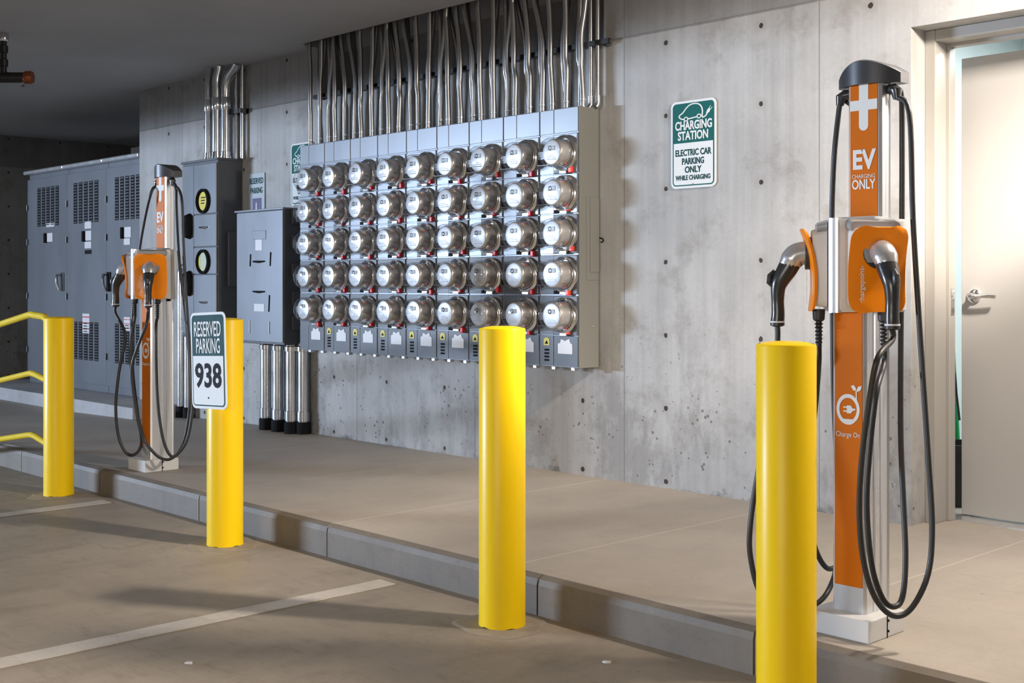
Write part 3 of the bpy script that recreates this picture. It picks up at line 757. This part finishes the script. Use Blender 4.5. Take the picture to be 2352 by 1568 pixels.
box(bm, -8.30, -8.27, 4.965, YW, 2.535, 2.57)
tag(obj('strut_channel', bm, STEELD), 'short dark strut bracing the conduits above the instrument cabinet', 'strut')

# grey disconnect cabinet
X0, X1, YC = -8.10, -7.465, 4.84
t = thing('disconnect_cabinet', 'wide grey steel disconnect cabinet hanging just left of the meter bank', 'cabinet', (-7.78, YW, .783))
bm = NB(); box(bm, X0, X1, YC, YW-.002, .783, 1.755, .004, 1); obj('cabinet_body', bm, STEELD, t)
bm = NB(); slab(bm, X0+.006, X1-.006, .80, 1.748, YC, .010, .003); door_ = obj('cabinet_door', bm, STEEL, t)
bm = NB(); box(bm, X0-.012, X1+.012, YC-.02, YW-.002, 1.752, 1.766, .002, 1); obj('top_cover', bm, STEEL, t)
def cabx(px): return PY(px, 600, YC-.01).x
bm = NB(); xa, xb = cabx(581), cabx(611); box(bm, xa, xb, YC-.014, YC-.009, 1.545, 1.61, .002, 1); obj('plate', bm, STEEL, door_)
bm = NB(); xa, xb = cabx(587), cabx(602); box(bm, xa, xb, YC-.012, YC-.009, 1.465, 1.565); obj('white_label', bm, WHITE, door_)
bm = NB(); xa, xb = cabx(584), cabx(607); box(bm, xa, xb, YC-.012, YC-.009, 1.02, 1.075); obj('white_label', bm, WHITE, door_)
for z in (1.385, 1.165):
    bm = NB(); tube(bm, [(cabx(583), YC-.016, z), (cabx(595), YC-.02, z-.003), (cabx(608), YC-.014, z)], [.006, .009, .005], 8); obj('latch', bm, DARK, door_, True)
for px, z0, z1 in ((575, 1.35, 1.44), (621, 1.35, 1.45), (618, 1.02, 1.14)):
    bm = NB(); x = cabx(px); tube(bm, [(x, YC-.012, z0), (x+.008, YC-.012, z1)], .005, 6); obj('slot', bm, DARK, door_)
for px in (574, 619):
    bm = NB(); x = cabx(px); tube(bm, [(x, YC-.012, .86), (x, YC-.012, .95)], .005, 6); obj('hinge_pin', bm, WHITE, door_)
for z in (1.70, 1.52, 1.32, 1.12, .94):
    bm = NB(); box(bm, X1, X1+.03, YC+.05, YC+.16, z-.05, z+.05, .003, 1); obj('knockout_fitting', bm, STEELD, t)
# thick conduits from the cabinet to the walkway
for px, yy, lab in ((611, 4.93, 'leftmost of the thick silver conduits below the disconnect cabinet'), (639, 4.93, 'second thick silver conduit below the disconnect cabinet'),
                (669, 4.93, 'third thick silver conduit below the disconnect cabinet, counted from the left'), (697, 4.98, 'rightmost thick conduit below the disconnect cabinet, in shade by the wall')):
    x = PY(px, 900, yy).x
    rr = .041
    bm = NB(); tube(bm, [(x, yy, ZK), (x, yy, .782 if px < 680 else .80)], rr, 18)
    o = tag(obj('conduit', bm, GALV, None, True), lab, 'conduit', 'thick conduits below the disconnect cabinet')
    bm = NB(); lathe(bm, [(rr, 0), (rr+.008, .003), (rr+.008, .035), (rr+.004, .04), (rr, .042)], (x, yy, .735), 'z', 18); obj('connector', bm, CHROME, o, True)
    bm = NB(); lathe(bm, [(rr, 0), (rr+.006, .003), (rr+.006, .07), (rr, .072)], (x, yy, .235), 'z', 18); obj('coupling', bm, GALV, o, True)
    bm = NB(); lathe(bm, [(rr+.010, 0), (rr+.010, .08), (rr+.002, .086)], (x, yy, ZK), 'z', 18); obj('boot', bm, DARK, o, True)
# two silver conduits left of the instrument cabinet
for px, zt, lab in ((416, 1.36, 'left of two silver conduits rising behind the rear charging station'), (432, 1.20, 'right of two silver conduits rising behind the rear charging station')):
    yy = 4.98; x = PY(px, 900, yy).x; bm = NB()
    tube(bm, smoothpts([(x, yy, .12), (x, yy, .6), (x, yy, zt-.12), (x+.015, yy, zt-.03), (x+.07, yy, zt), (-8.907, yy, zt)], 5), .033, 14)
    o = tag(obj('conduit', bm, GALV, None, True), lab, 'conduit', 'silver conduits left of the instrument cabinet')
    bm = NB(); lathe(bm, [(.043, 0), (.043, .085), (.034, .09)], (x, yy, .125), 'z', 14); obj('boot', bm, DARK, o, True)

# ------------------------------------------------------------------ switchgear on its pad
bm = NB(); prism(bm, [(-13.0, 4.62), (-9.35, 4.62), (-9.35, 5.035), (-10.075, 5.035), (-10.075, 5.9), (-13.0, 5.9)], lambda p: (p[0], p[1], .05), lambda p: (p[0], p[1], .212))
tag(obj('concrete_pad', bm, PAD), 'low pale concrete pad under the grey switchgear cabinets at left', 'pad')
YS, ZS0, ZS1 = 5.10, .212, 2.335
secs = [(-12.61, -11.66), (-11.66, -10.80), (-10.80, -10.085)]
names = ['leftmost of the tall grey switchgear cabinets, beside the dark end wall', 'middle tall grey switchgear cabinet with a stack of labels', 'right-hand tall grey switchgear cabinet, partly behind the wall corner']
def swx(px): return PY(px, 600, YS-.02).x
for i, (xa, xb) in enumerate(secs):
    t = thing('switchgear_cabinet', names[i], 'cabinet', ((xa+xb)/2, YS+.4, ZS0), 'switchgear line-up')
    bm = NB(); box(bm, xa+.003, xb-.003, YS, 5.85, ZS0, ZS1, .004, 1); obj('cabinet_body', bm, STEEL, t)
    bm = NB(); box(bm, xa+.0015, xb-.0015, YS-.022, YS, ZS0+.07, ZS1-.05, .002, 1); dr = obj('cabinet_door', bm, STEEL, t)
    bm = NB(); box(bm, xa+.0, xb-.0, YS-.07, YS+.1, ZS1, ZS1+.04, .012, 2); obj('top_rail', bm, ALU, t)
    # vents
    sets = [[(86, 138)], [(169, 229)], [(264, 330)]][i]
    for (p0_, p1_) in sets:
        a_, b_ = swx(p0_), min(swx(p1_), xb-.03)
        n = 5
        for (z0, z1) in ((1.80, 2.19), (.50, .86)):
            if i == 0 and z0 < 1: continue
            bm = NB(); bw = (b_-a_)/n
            for k in range(n): box(bm, a_+bw*(k+.08), a_+bw*(k+.78), YS-.0245, YS-.0215, z0, z1)
            v = obj('vent_grille', bm, DARK, dr)
            bm = NB()
            for k in range(n):
                for q_ in range(14): box(bm, a_+bw*(k+.08), a_+bw*(k+.78), YS-.027, YS-.0235, z0+(z1-z0)*(q_+.3)/14, z0+(z1-z0)*(q_+.72)/14)
            obj('louvre', bm, STEELD, v)
    # handle
    hp = (144, 255, 330)[i]
    if i != 1:
        x = swx(hp) if i == 0 else xa+.055
        bm = NB(); box(bm, x-.045, x+.045, YS-.03, YS-.02, 1.15, 1.33, .004, 1); hpz = obj('handle_plate', bm, DARK if i else STEELD, dr)
        bm = NB(); tube(bm, smoothpts([(x-.02, YS-.035, 1.31), (x-.02, YS-.07, 1.30), (x-.01, YS-.075, 1.22), (x, YS-.06, 1.16)]), .013, 8); obj('door_handle', bm, CHROME, hpz, True)
    # small instruments and labels
    lab = {0: [(107, 512, 125, 521, WHITE), (108, 535, 121, 555, WHITE)], 1: [(195, 508, 210, 525, WHITE), (196, 530, 210, 552, WHITE), (195, 555, 210, 570, WHITE), (195, 574, 210, 583, INK), (190, 720, 206, 765, WHITE)], 2: [(285, 521, 301, 545, WHITE), (285, 547, 299, 562, WHITE), (285, 728, 299, 760, WHITE)]}[i]
    for (ax, ay, bx, by, m_) in lab:
        A = PY(ax, ay, YS-.023); B = PY(bx, by, YS-.023); A2 = PY(ax, by, YS-.023)
        z1 = (A.z+PY(bx, ay, YS-.023).z)/2; z0 = (B.z+A2.z)/2
        bm = NB(); box(bm, A.x, B.x, YS-.026 if m_ is WHITE else YS-.025, YS-.021, z0, z1); lb = obj('label_plate', bm, m_, dr)
        if (ay in (535, 530, 521)):
            bm = NB(); box(bm, A.x-.03, A.x, YS-.05, YS-.021, z0-.01, z1, .004, 1); obj('breaker_switch', bm, DARK, dr)
        if ay in (720, 728):
            bm = NB()
            for k in range(3): box(bm, A.x, B.x, YS-.027, YS-.0255, z0+(z1-z0)*(.2+.3*k), z0+(z1-z0)*(.25+.3*k))
            obj('label_print', bm, RED, lb)
    for z in (.55, 1.1, 1.65, 2.0):
        bm = NB(); tube(bm, [(xa+.012, YS-.03, z-.03), (xa+.012, YS-.03, z+.03)], .010, 8); obj('hinge', bm, STEELD, dr)

# ------------------------------------------------------------------ sprinkler pipe hanging from the ceiling at left
pv = PZ(8, 75, 8.26)
hz = PZ(40, 178, 8.26).z
t = thing('sprinkler_pipe', 'black sprinkler pipe with a copper end hanging from the ceiling at upper left', 'pipe', (pv.x, pv.y, ZC))
bm = NB(); tube(bm, [(pv.x, pv.y, ZC-.001), (pv.x, pv.y, hz)], .021, 12); obj('drop_pipe', bm, PIPEB, t, True)
bm = NB(); lathe(bm, [(.03, 0), (.034, .006), (.034, .045), (.022, .06)], (pv.x, pv.y, ZC-.06), 'z', 14); obj('flange', bm, GALV, t, True)
for zc in (ZC-.14, hz+.07):
    bm = NB(); lathe(bm, [(.024, 0), (.03, .005), (.03, .05), (.024, .055)], (pv.x, pv.y, zc), 'z', 14); obj('coupling', bm, PIPEB, t, True)
e0, e1 = PZ(-260, 171, 8.26), PZ(60, 178, 8.26); e0.z = e1.z = hz
bm = NB(); tube(bm, [e0, e1], .036, 16); obj('branch_pipe', bm, PIPEB, t, True)
d = (e1-e0).normalized()
bm = NB(); tube(bm, [e1-d*.01, e1, e1+d*.035, e1+d*.045, e1+d*.047], [.038, .044, .044, .038, .02], 16); obj('end_cap', bm, COPPER, t, True, label='copper red end cap')
bm = NB(); tube(bm, [e1-d*.02-Vector((0, 0, .03)), e1-d*.02-Vector((0, 0, .052)), e1-d*.02-Vector((0, 0, .06))], [.009, .009, .018], 8); obj('sprinkler_head', bm, CHROME, t, True)

# ------------------------------------------------------------------ charging stations
def charger(bx, by, label, cables, zg=ZK):
    t = thing('charging_station', label, 'charging station', (bx, by, zg), 'electric car charging stations')
    O = Vector((bx, by, 0))
    def L(x, y, z): return O+Vector((x, y, z))
    # base cover
    bm = NB(); box(bm, bx-.105, bx+.105, by-.105, by+.105, zg, zg+.068, .004, 2); bc = obj('base_cover', bm, BASEW, t)
    bm = NB(); box(bm, bx+.1046, bx+.1062, by-.002, by+.002, zg, zg+.066); obj('seam', bm, DARK, bc)
    for z in (.02, .052):
        bm = NB(); lathe(bm, [(.004, 0), (.004, .003), (.001, .004)], (bx+.105, by+.005, zg+z), 'x', 8); obj('screw', bm, DARK, bc)
    # extruded column: fluted sides
    def column(name, hw, y0, y1, z0, z1, flutes):
        pts = [(-hw+.008, y0), (hw-.008, y0), (hw, y0+.008)]
        n = flutes; seg = (y1-y0-.03)/n
        for k in range(n):
            ya = y0+.018+seg*k
            pts += [(hw, ya), (hw, ya+seg*.55), (hw-.005, ya+seg*.62), (hw-.005, ya+seg*.93)]
        pts += [(hw, y1-.010), (hw-.010, y1)]
        lft = [(-p[0], p[1]) for p in reversed(pts[2:])]
        pts = pts+lft
        bm = NB(); prism(bm, pts, lambda p: L(p[0], p[1], z0), lambda p: L(p[0], p[1], z1)); return obj(name, bm, ALU, t)
    lo = column('column', .0585, -.045, .105, zg+.066, 1.15, 3)
    hi = column('upper_pole', .0585, .045, .112, 1.12, 1.845, 2)
    bm = NB(); box(bm, bx-.048, bx+.048, by-.0472, by-.044, .292, 1.135, .001, 1); s1 = obj('orange_strip', bm, ORANGED, lo)
    bm = NB(); box(bm, bx-.048, bx+.048, by+.0428, by+.046, 1.40, 1.842, .001, 1); s2 = obj('orange_strip', bm, ORANGED, hi)
    # white plus mark on the upper strip
    bm = NB(); yf = by+.0428
    pts = [(-.016, 1.842), (-.016, 1.795), (-.047, 1.795), (-.047, 1.763), (-.016, 1.763), (-.016, 1.715)]
    pts += [(.016*math.cos(PI+PI*k/8), 1.715+.016*math.sin(PI+PI*k/8)) for k in range(1, 8)]
    pts += [(.016, 1.715), (.016, 1.763), (.047, 1.763), (.047, 1.795), (.016, 1.795), (.016, 1.842)]
    prism(bm, pts, lambda p: L(p[0], .0418, p[1]), lambda p: L(p[0], .0430, p[1])); obj('plus_mark', bm, SIGNW, s2)
    MU = Matrix.Translation(L(0, .0424, 0)); MLo = Matrix.Translation(L(0, -.0476, 0))
    letters(s2, MU, 'EV', .082, 0, 1.606, SIGNW, .003, y=-.0006, width=.080)
    letters(s2, MU, 'CHARGING', .018, 0, 1.556, SIGNW, 0, y=-.0006, width=.080)
    letters(s2, MU, 'ONLY', .042, 0, 1.530, SIGNW, .001, y=-.0006, width=.082)
    # round car-and-plug mark on the lower strip, leaf sprig above
    zc = .835
    bm = NB()
    ring = []
    for k in range(36):
        a = 2*PI*k/36; ring.append((a, .040))
    vs = []
    for (a, r_) in ring:
        vs.append([bm.verts.new(L(rr*math.cos(a), yy, zc+rr*math.sin(a)*1.18)) for rr, yy in ((.040, -.0484), (.030, -.0484), (.040, -.0470), (.030, -.0470))])
    for k in range(36):
        A, B = vs[k], vs[(k+1) % 36]
        bm.faces.new((A[0], B[0], B[1], A[1])); bm.faces.new((A[0], A[2], B[2], B[0])); bm.faces.new((A[1], B[1], B[3], A[3]))
    def pr(ps): prism(bm, ps, lambda p: L(p[0], -.0489, zc+p[1]), lambda p: L(p[0], -.0471, zc+p[1]))
    pr([(-.026, -.030), (.026, -.030), (.022, -.040), (.010, -.046), (-.010, -.046), (-.022, -.040)])
    pr([(-.004, -.012), (.010, -.012), (.016, -.004), (.026, -.001), (.026, .003), (.016, .004), (.010, .012), (-.004, .012)])
    pr([(-.016, .004), (-.004, .004), (-.004, .008), (-.016, .008)]); pr([(-.016, -.008), (-.004, -.008), (-.004, -.004), (-.016, -.004)])
    pr([(.027, .030), (.031, .030), (.030, .062), (.027, .062)])
    pr([(.028, .058), (.036, .072), (.047, .074), (.044, .062), (.034, .056)]); pr([(.028, .058), (.018, .060), (.010, .072), (.020, .076), (.028, .066)])
    obj('plug_mark', bm, SIGNW, s1)
    letters(s1, MLo, 'Charge On', .022, 0, .757, SIGNW, 0, y=-.0006, width=.082)
    # arched dark cap with cable arms
    bm = NB(); n = 20; top = []; hwx = .108
    def yfront(x): return .020+.055*(x/hwx)**2
    cols = []
    for k in range(n+1):
        x = -hwx+2*hwx*k/n; zt_ = 1.918-.042*(x/hwx)**2; zb_ = 1.842+.0*(x/hwx)**2; y0_ = yfront(x); y1_ = .125
        cols.append([bm.verts.new(L(x, y0_, zb_)), bm.verts.new(L(x, y0_, zt_-.004)), bm.verts.new(L(x, y0_+.006, zt_)), bm.verts.new(L(x, y1_, zt_)), bm.verts.new(L(x, y1_, zb_))])
    for k in range(n):
        for q_ in range(5): bm.faces.new((cols[k][q_], cols[k+1][q_], cols[k+1][(q_+1) % 5], cols[k][(q_+1) % 5]))
    bm.faces.new(cols[0]); bm.faces.new(list(reversed(cols[-1]))); cap = obj('top_cap', bm, CAPM, t, True)
    for s in (-1, 1):
        bm = NB(); tube(bm, [L(s*.06, .08, 1.825), L(s*.085, .075, 1.822), L(s*.097, .07, 1.815), L(s*.100, .068, 1.79)], [.014, .018, .018, .012], 10); obj('cable_guide', bm, BLACKP, cap, True)
    # head: white V-shaped housing, silver nose
    z0, z1 = 1.135, 1.418
    A = math.radians(55)
    def housing(grow, zz0, zz1, name, mat, par):
        pts = [(.018, -.128), (.135+grow, .026), (.135+grow, .065), (.10, .098), (-.10, .098), (-.135-grow, .065), (-.135-grow, .026), (-.018, -.128)]
        bm = NB(); prism(bm, pts, lambda p: L(p[0], p[1], zz0), lambda p: L(p[0], p[1], zz1))
        bmesh.ops.bevel(bm, geom=[e for e in bm.edges], offset=.006, segments=2, affect='EDGES'); return obj(name, bm, mat, par, True)
    hd = housing(0, z0, z1, 'head_housing', WHITEP, t)
    bm = NB(); prism(bm, [(-.019, -.116), (-.017, -.132), (-.011, -.136), (.011, -.136), (.017, -.132), (.019, -.116)], lambda p: L(p[0], p[1], z0-.002), lambda p: L(p[0], p[1], z1+.002)); obj('nose_strip', bm, ALU, hd, True)
    bm = NB(); box(bm, bx-.075, bx+.075, by-.02, by+.07, z1-.004, z1+.010, .006, 2); obj('top_lid', bm, GREYP, hd, True)
    for s in (-1, 1):
        n_ = Vector((s*math.sin(A), -math.cos(A), 0)); tt = Vector((s*math.cos(A), math.sin(A), 0))
        cf = L(s*.0765, -.0570, 0)                   # middle of this side face
        def Q(u, w, z): return cf+tt*(u+(.006 if s > 0 else 0))+n_*w+Vector((0, 0, z))
        sd = 'right' if s > 0 else 'left'
        # grey holster body behind the plate
        bm = NB(); prism(bm, rrect(.150, .245, .02, 4, 0, 1.270), lambda p: Q(p[0], -.004, p[1]), lambda p: Q(p[0]*.92, .040, 1.27+(p[1]-1.27)*.95)); hol = obj('holster', bm, WHITEP, t, True)
        bm = NB(); tube(bm, [Q(0, .03, 1.318), Q(0, .062, 1.316)], .050, 20); obj('holster_cup', bm, GREYP, hol, True)
        bm = NB(); prism(bm, rrect(.165, .040, .016, 4, 0.004, 1.398), lambda p: Q(p[0], -.004, p[1]), lambda p: Q(p[0]*.96, .026, 1.398+(p[1]-1.398)*.8-.006)); obj('visor', bm, GREYP, hd, True)
        # orange plate: curved outwards at the top, rounded corners
        def curve(z):
            d_ = max(0.0, (z-1.225)/.170); e_ = max(0.0, (1.20-z)/.07)
            return .043+.036*d_**2+.008*min(1, e_)
        bm = NB(); ny, nz = 14, 26; hw, zc0, zc1, rc = .088, 1.136, 1.390, .036
        rows_ = []
        for j in range(nz+1):
            z = zc0+(zc1-zc0)*j/nz
            dz_ = min(z-zc0, zc1-z); inset = 0 if dz_ >= rc else rc-math.sqrt(max(0, rc*rc-(rc-dz_)**2))
            w_ = hw-inset
            rows_.append([bm.verts.new(Q(w_*(2*k/ny-1), curve(z)-.010*(abs(2*k/ny-1)**3), z)) for k in range(ny+1)])
        fs = []
        for j in range(nz):
            for k in range(ny): fs.append(bm.faces.new((rows_[j][k], rows_[j][k+1], rows_[j+1][k+1], rows_[j+1][k])))
        bmesh.ops.recalc_face_normals(bm, faces=bm.faces)
        bmesh.ops.solidify(bm, geom=fs, thickness=.008)
        pl = obj('orange_plate', bm, ORANGE, t, True)
        # dark socket ring around the plug
        bm = NB(); tube(bm, [Q(0, .040, 1.316), Q(0, .060, 1.316)], .051, 28); obj('socket_ring', bm, CAPM, pl, True)
        # vertical wordmark
        bm = text_bm('-chargepoint-', .022, .0003)
        R = Matrix(((tt.x, -n_.x, 0, 0), (tt.y, -n_.y, 0, 0), (0, 0, 1, 0), (0, 0, 0, 1)))
        if s < 0: R = Matrix(((-tt.x, -n_.x, 0, 0), (-tt.y, -n_.y, 0, 0), (0, 0, 1, 0), (0, 0, 0, 1)))
        place(bm, Matrix.Translation(Q(-.052*s if s > 0 else .052, .0525, 1.215)) @ R @ Matrix.Rotation(-PI/2, 4, 'Y')); obj('wordmark', bm, SIGNW, pl)
        # plug: silver elbow, black barrel, bent grip
        bm = NB(); tube(bm, smoothpts([Q(0, .040, 1.316), Q(0, .066, 1.316), Q(0, .088, 1.309), Q(0, .104, 1.288), Q(0, .110, 1.272)], 4),
                        [.036]*4+[.0362]*4+[.0364]*4+[.034, .033, .032, .031, .031], 18); pg = obj('plug', bm, SILV, t, True, label='silver elbow of the charging plug')
        bm = NB(); P = [Q(0, .098, 1.296), Q(0, .114, 1.266), Q(0, .134, 1.232), Q(0, .142, 1.205), Q(0, .143, 1.165), Q(0, .142, 1.125), Q(0, .144, 1.100)]
        SP = smoothpts(P, 4); RR = [.033, .0315, .027, .0225, .0195, .0205, .0215]
        rad = [RR[min(i//4, 6)]+(RR[min(i//4+1, 6)]-RR[min(i//4, 6)])*((i % 4)/4) for i in range(len(SP))]
        tube(bm, SP, rad, 16); gp = obj('grip', bm, BLACKP, pg, True)
        bm = NB(); tube(bm, [Q(0, .144, 1.104), Q(0, .144, 1.099)], .0225, 16); obj('white_band', bm, SIGNW, pg, True)
        bm = NB(); tube(bm, [Q(0, .144, 1.099), Q(0, .144, 1.090), Q(0, .144, 1.086)], [.0225, .0225, .012], 16); obj('end_ring', bm, BLACK, pg, True)
        bm = NB(); tube(bm, [Q(0, .152, 1.262), Q(0, .166, 1.245), Q(0, .168, 1.225), Q(0, .158, 1.212)], [.006, .010, .010, .006], 8); obj('release_button', bm, BLACK, pg, True)
        # strain relief under the head
        c0 = Q(.034 if s > 0 else -.005, .018, 0); bm = NB()
        tube(bm, [c0+Vector((0, 0, 1.142)), c0+Vector((0, 0, 1.110)), c0+Vector((0, 0, 1.104))], [.020, .018, .012], 12)
        for k in range(6): lathe(bm, [(.0095, 0), (.0145-.0006*k, .003), (.0095, .006)], c0+Vector((0, 0, 1.093-.0115*k)), 'z', 12, False)
        tube(bm, [c0+Vector((0, 0, 1.106)), c0+Vector((0, 0, 1.02))], .0092, 10); obj('strain_relief', bm, BLACK, t, True)
        pend = Q(0, .144, 1.088); sr = c0+Vector((0, 0, 1.03)); arm = L(s*.100, .068, 1.795)
        for pts in cables[s](pend, sr, arm):
            bm = NB(); tube(bm, smoothpts(pts, 6), .0086, 10); obj('cable', bm, BLACK, t, True)
    return t

def near_right(pend, sr, arm):
    return [[arm, PZ(2089, 262, 3.73), PZ(2097, 500, 3.70), PZ(2112, 750, 3.66), PZ(2132, 1050, 3.62), PZ(2141, 1210, 3.60), PZ(2131, 1320, 3.59), PZ(2092, 1398, 3.57), PZ(2050, 1413, 3.56), PZ(2010, 1372, 3.55), PZ(1984, 1290, 3.54), PZ(1974, 1180, 3.53), PZ(1980, 1050, 3.51), PZ(2000, 900, 3.49), PZ(2017, 820, 3.48), pend+Vector((0, 0, -.03)), pend],
            [sr, sr+Vector((0, 0, -.05)), PZ(2013, 900, 3.60), PZ(1998, 1030, 3.60), PZ(1991, 1160, 3.60), PZ(2002, 1295, 3.60), PZ(2026, 1372, 3.60), PZ(2052, 1393, 3.61), PZ(2073, 1370, 3.63), PZ(2080, 1280, 3.66), PZ(2075, 1150, 3.70), PZ(2069, 1000, 3.76), PZ(2069, 800, 3.82), PZ(2071, 600, 3.85), PZ(2072, 350, 3.86), PZ(2070, 215, 3.83), arm+Vector((-.014, .014, 0.01))]]
def near_left(pend, sr, arm):
    return [[arm, PZ(1926, 262, 3.93), PZ(1916, 360, 3.93), PZ(1911, 500, 3.95), PZ(1912, 700, 3.97), PZ(1915, 900, 3.97), PZ(1924, 1120, 3.98), PZ(1922, 1280, 3.98), PZ(1908, 1345, 3.96), PZ(1874, 1387, 3.90), PZ(1810, 1402, 3.84), PZ(1750, 1368, 3.82), PZ(1724, 1280, 3.82), PZ(1724, 1200, 3.82), PZ(1742, 1080, 3.84), PZ(1775, 900, 3.87), pend+Vector((0, 0, -.05)), pend],
            [sr, sr+Vector((0, 0, -.05)), PZ(1876, 900, 3.90), PZ(1862, 1050, 3.92), PZ(1858, 1180, 3.92), PZ(1876, 1268, 3.92), PZ(1908, 1306, 3.95), PZ(1945, 1250, 4.0), PZ(1965, 1000, 4.02), PZ(1985, 700, 4.02), PZ(1990, 500, 4.02), PZ(1985, 350, 4.0), PZ(1972, 262, 3.97), arm+Vector((0.014, .014, 0.01))]]
charger(-2.03, 3.395, 'large orange and silver charging station in the foreground at right, marked EV only', {1: near_right, -1: near_left})
def far_right(pend, sr, arm):
    return [[arm, PZ(416, 450, 7.02), PZ(421, 560, 7.00), PZ(431, 740, 6.98), PZ(442, 900, 6.96), PZ(439, 965, 6.95), PZ(425, 1020, 6.94), PZ(395, 1052, 6.93), PZ(370, 1052, 6.92), PZ(345, 1030, 6.90), PZ(328, 1000, 6.90), PZ(310, 920, 6.88), PZ(302, 850, 6.87), PZ(315, 800, 6.86), PZ(336, 745, 6.85), pend+Vector((0, 0, -.03)), pend],
            [sr, PZ(358, 760, 6.92), PZ(360, 880, 6.92), PZ(366, 960, 6.92), PZ(378, 1020, 6.92), PZ(395, 1048, 6.93), PZ(412, 1035, 6.96), PZ(428, 990, 6.98), PZ(437, 900, 7.0), PZ(430, 760, 7.02), PZ(412, 600, 7.04), PZ(405, 480, 7.06), PZ(404, 430, 7.06), arm+Vector((-.014, .01, .01))]]
def far_left(pend, sr, arm):
    return [[arm, PZ(348, 440, 7.18), PZ(333, 500, 7.22), PZ(318, 590, 7.24), PZ(305, 720, 7.24), PZ(305, 850, 7.22), PZ(318, 960, 7.18), PZ(325, 1015, 7.14), PZ(312, 1042, 7.12), PZ(290, 1040, 7.10), PZ(272, 1000, 7.10), PZ(266, 930, 7.10), PZ(274, 850, 7.10), PZ(288, 770, 7.12), pend+Vector((0, 0, -.04)), pend],
            [sr, PZ(301, 800, 7.14), PZ(304, 880, 7.14), PZ(316, 960, 7.12), PZ(330, 1015, 7.10)]]
charger(-6.61, 3.395, 'farther orange and silver charging station by the left kerb, in front of the switchgear', {1: far_right, -1: far_left})
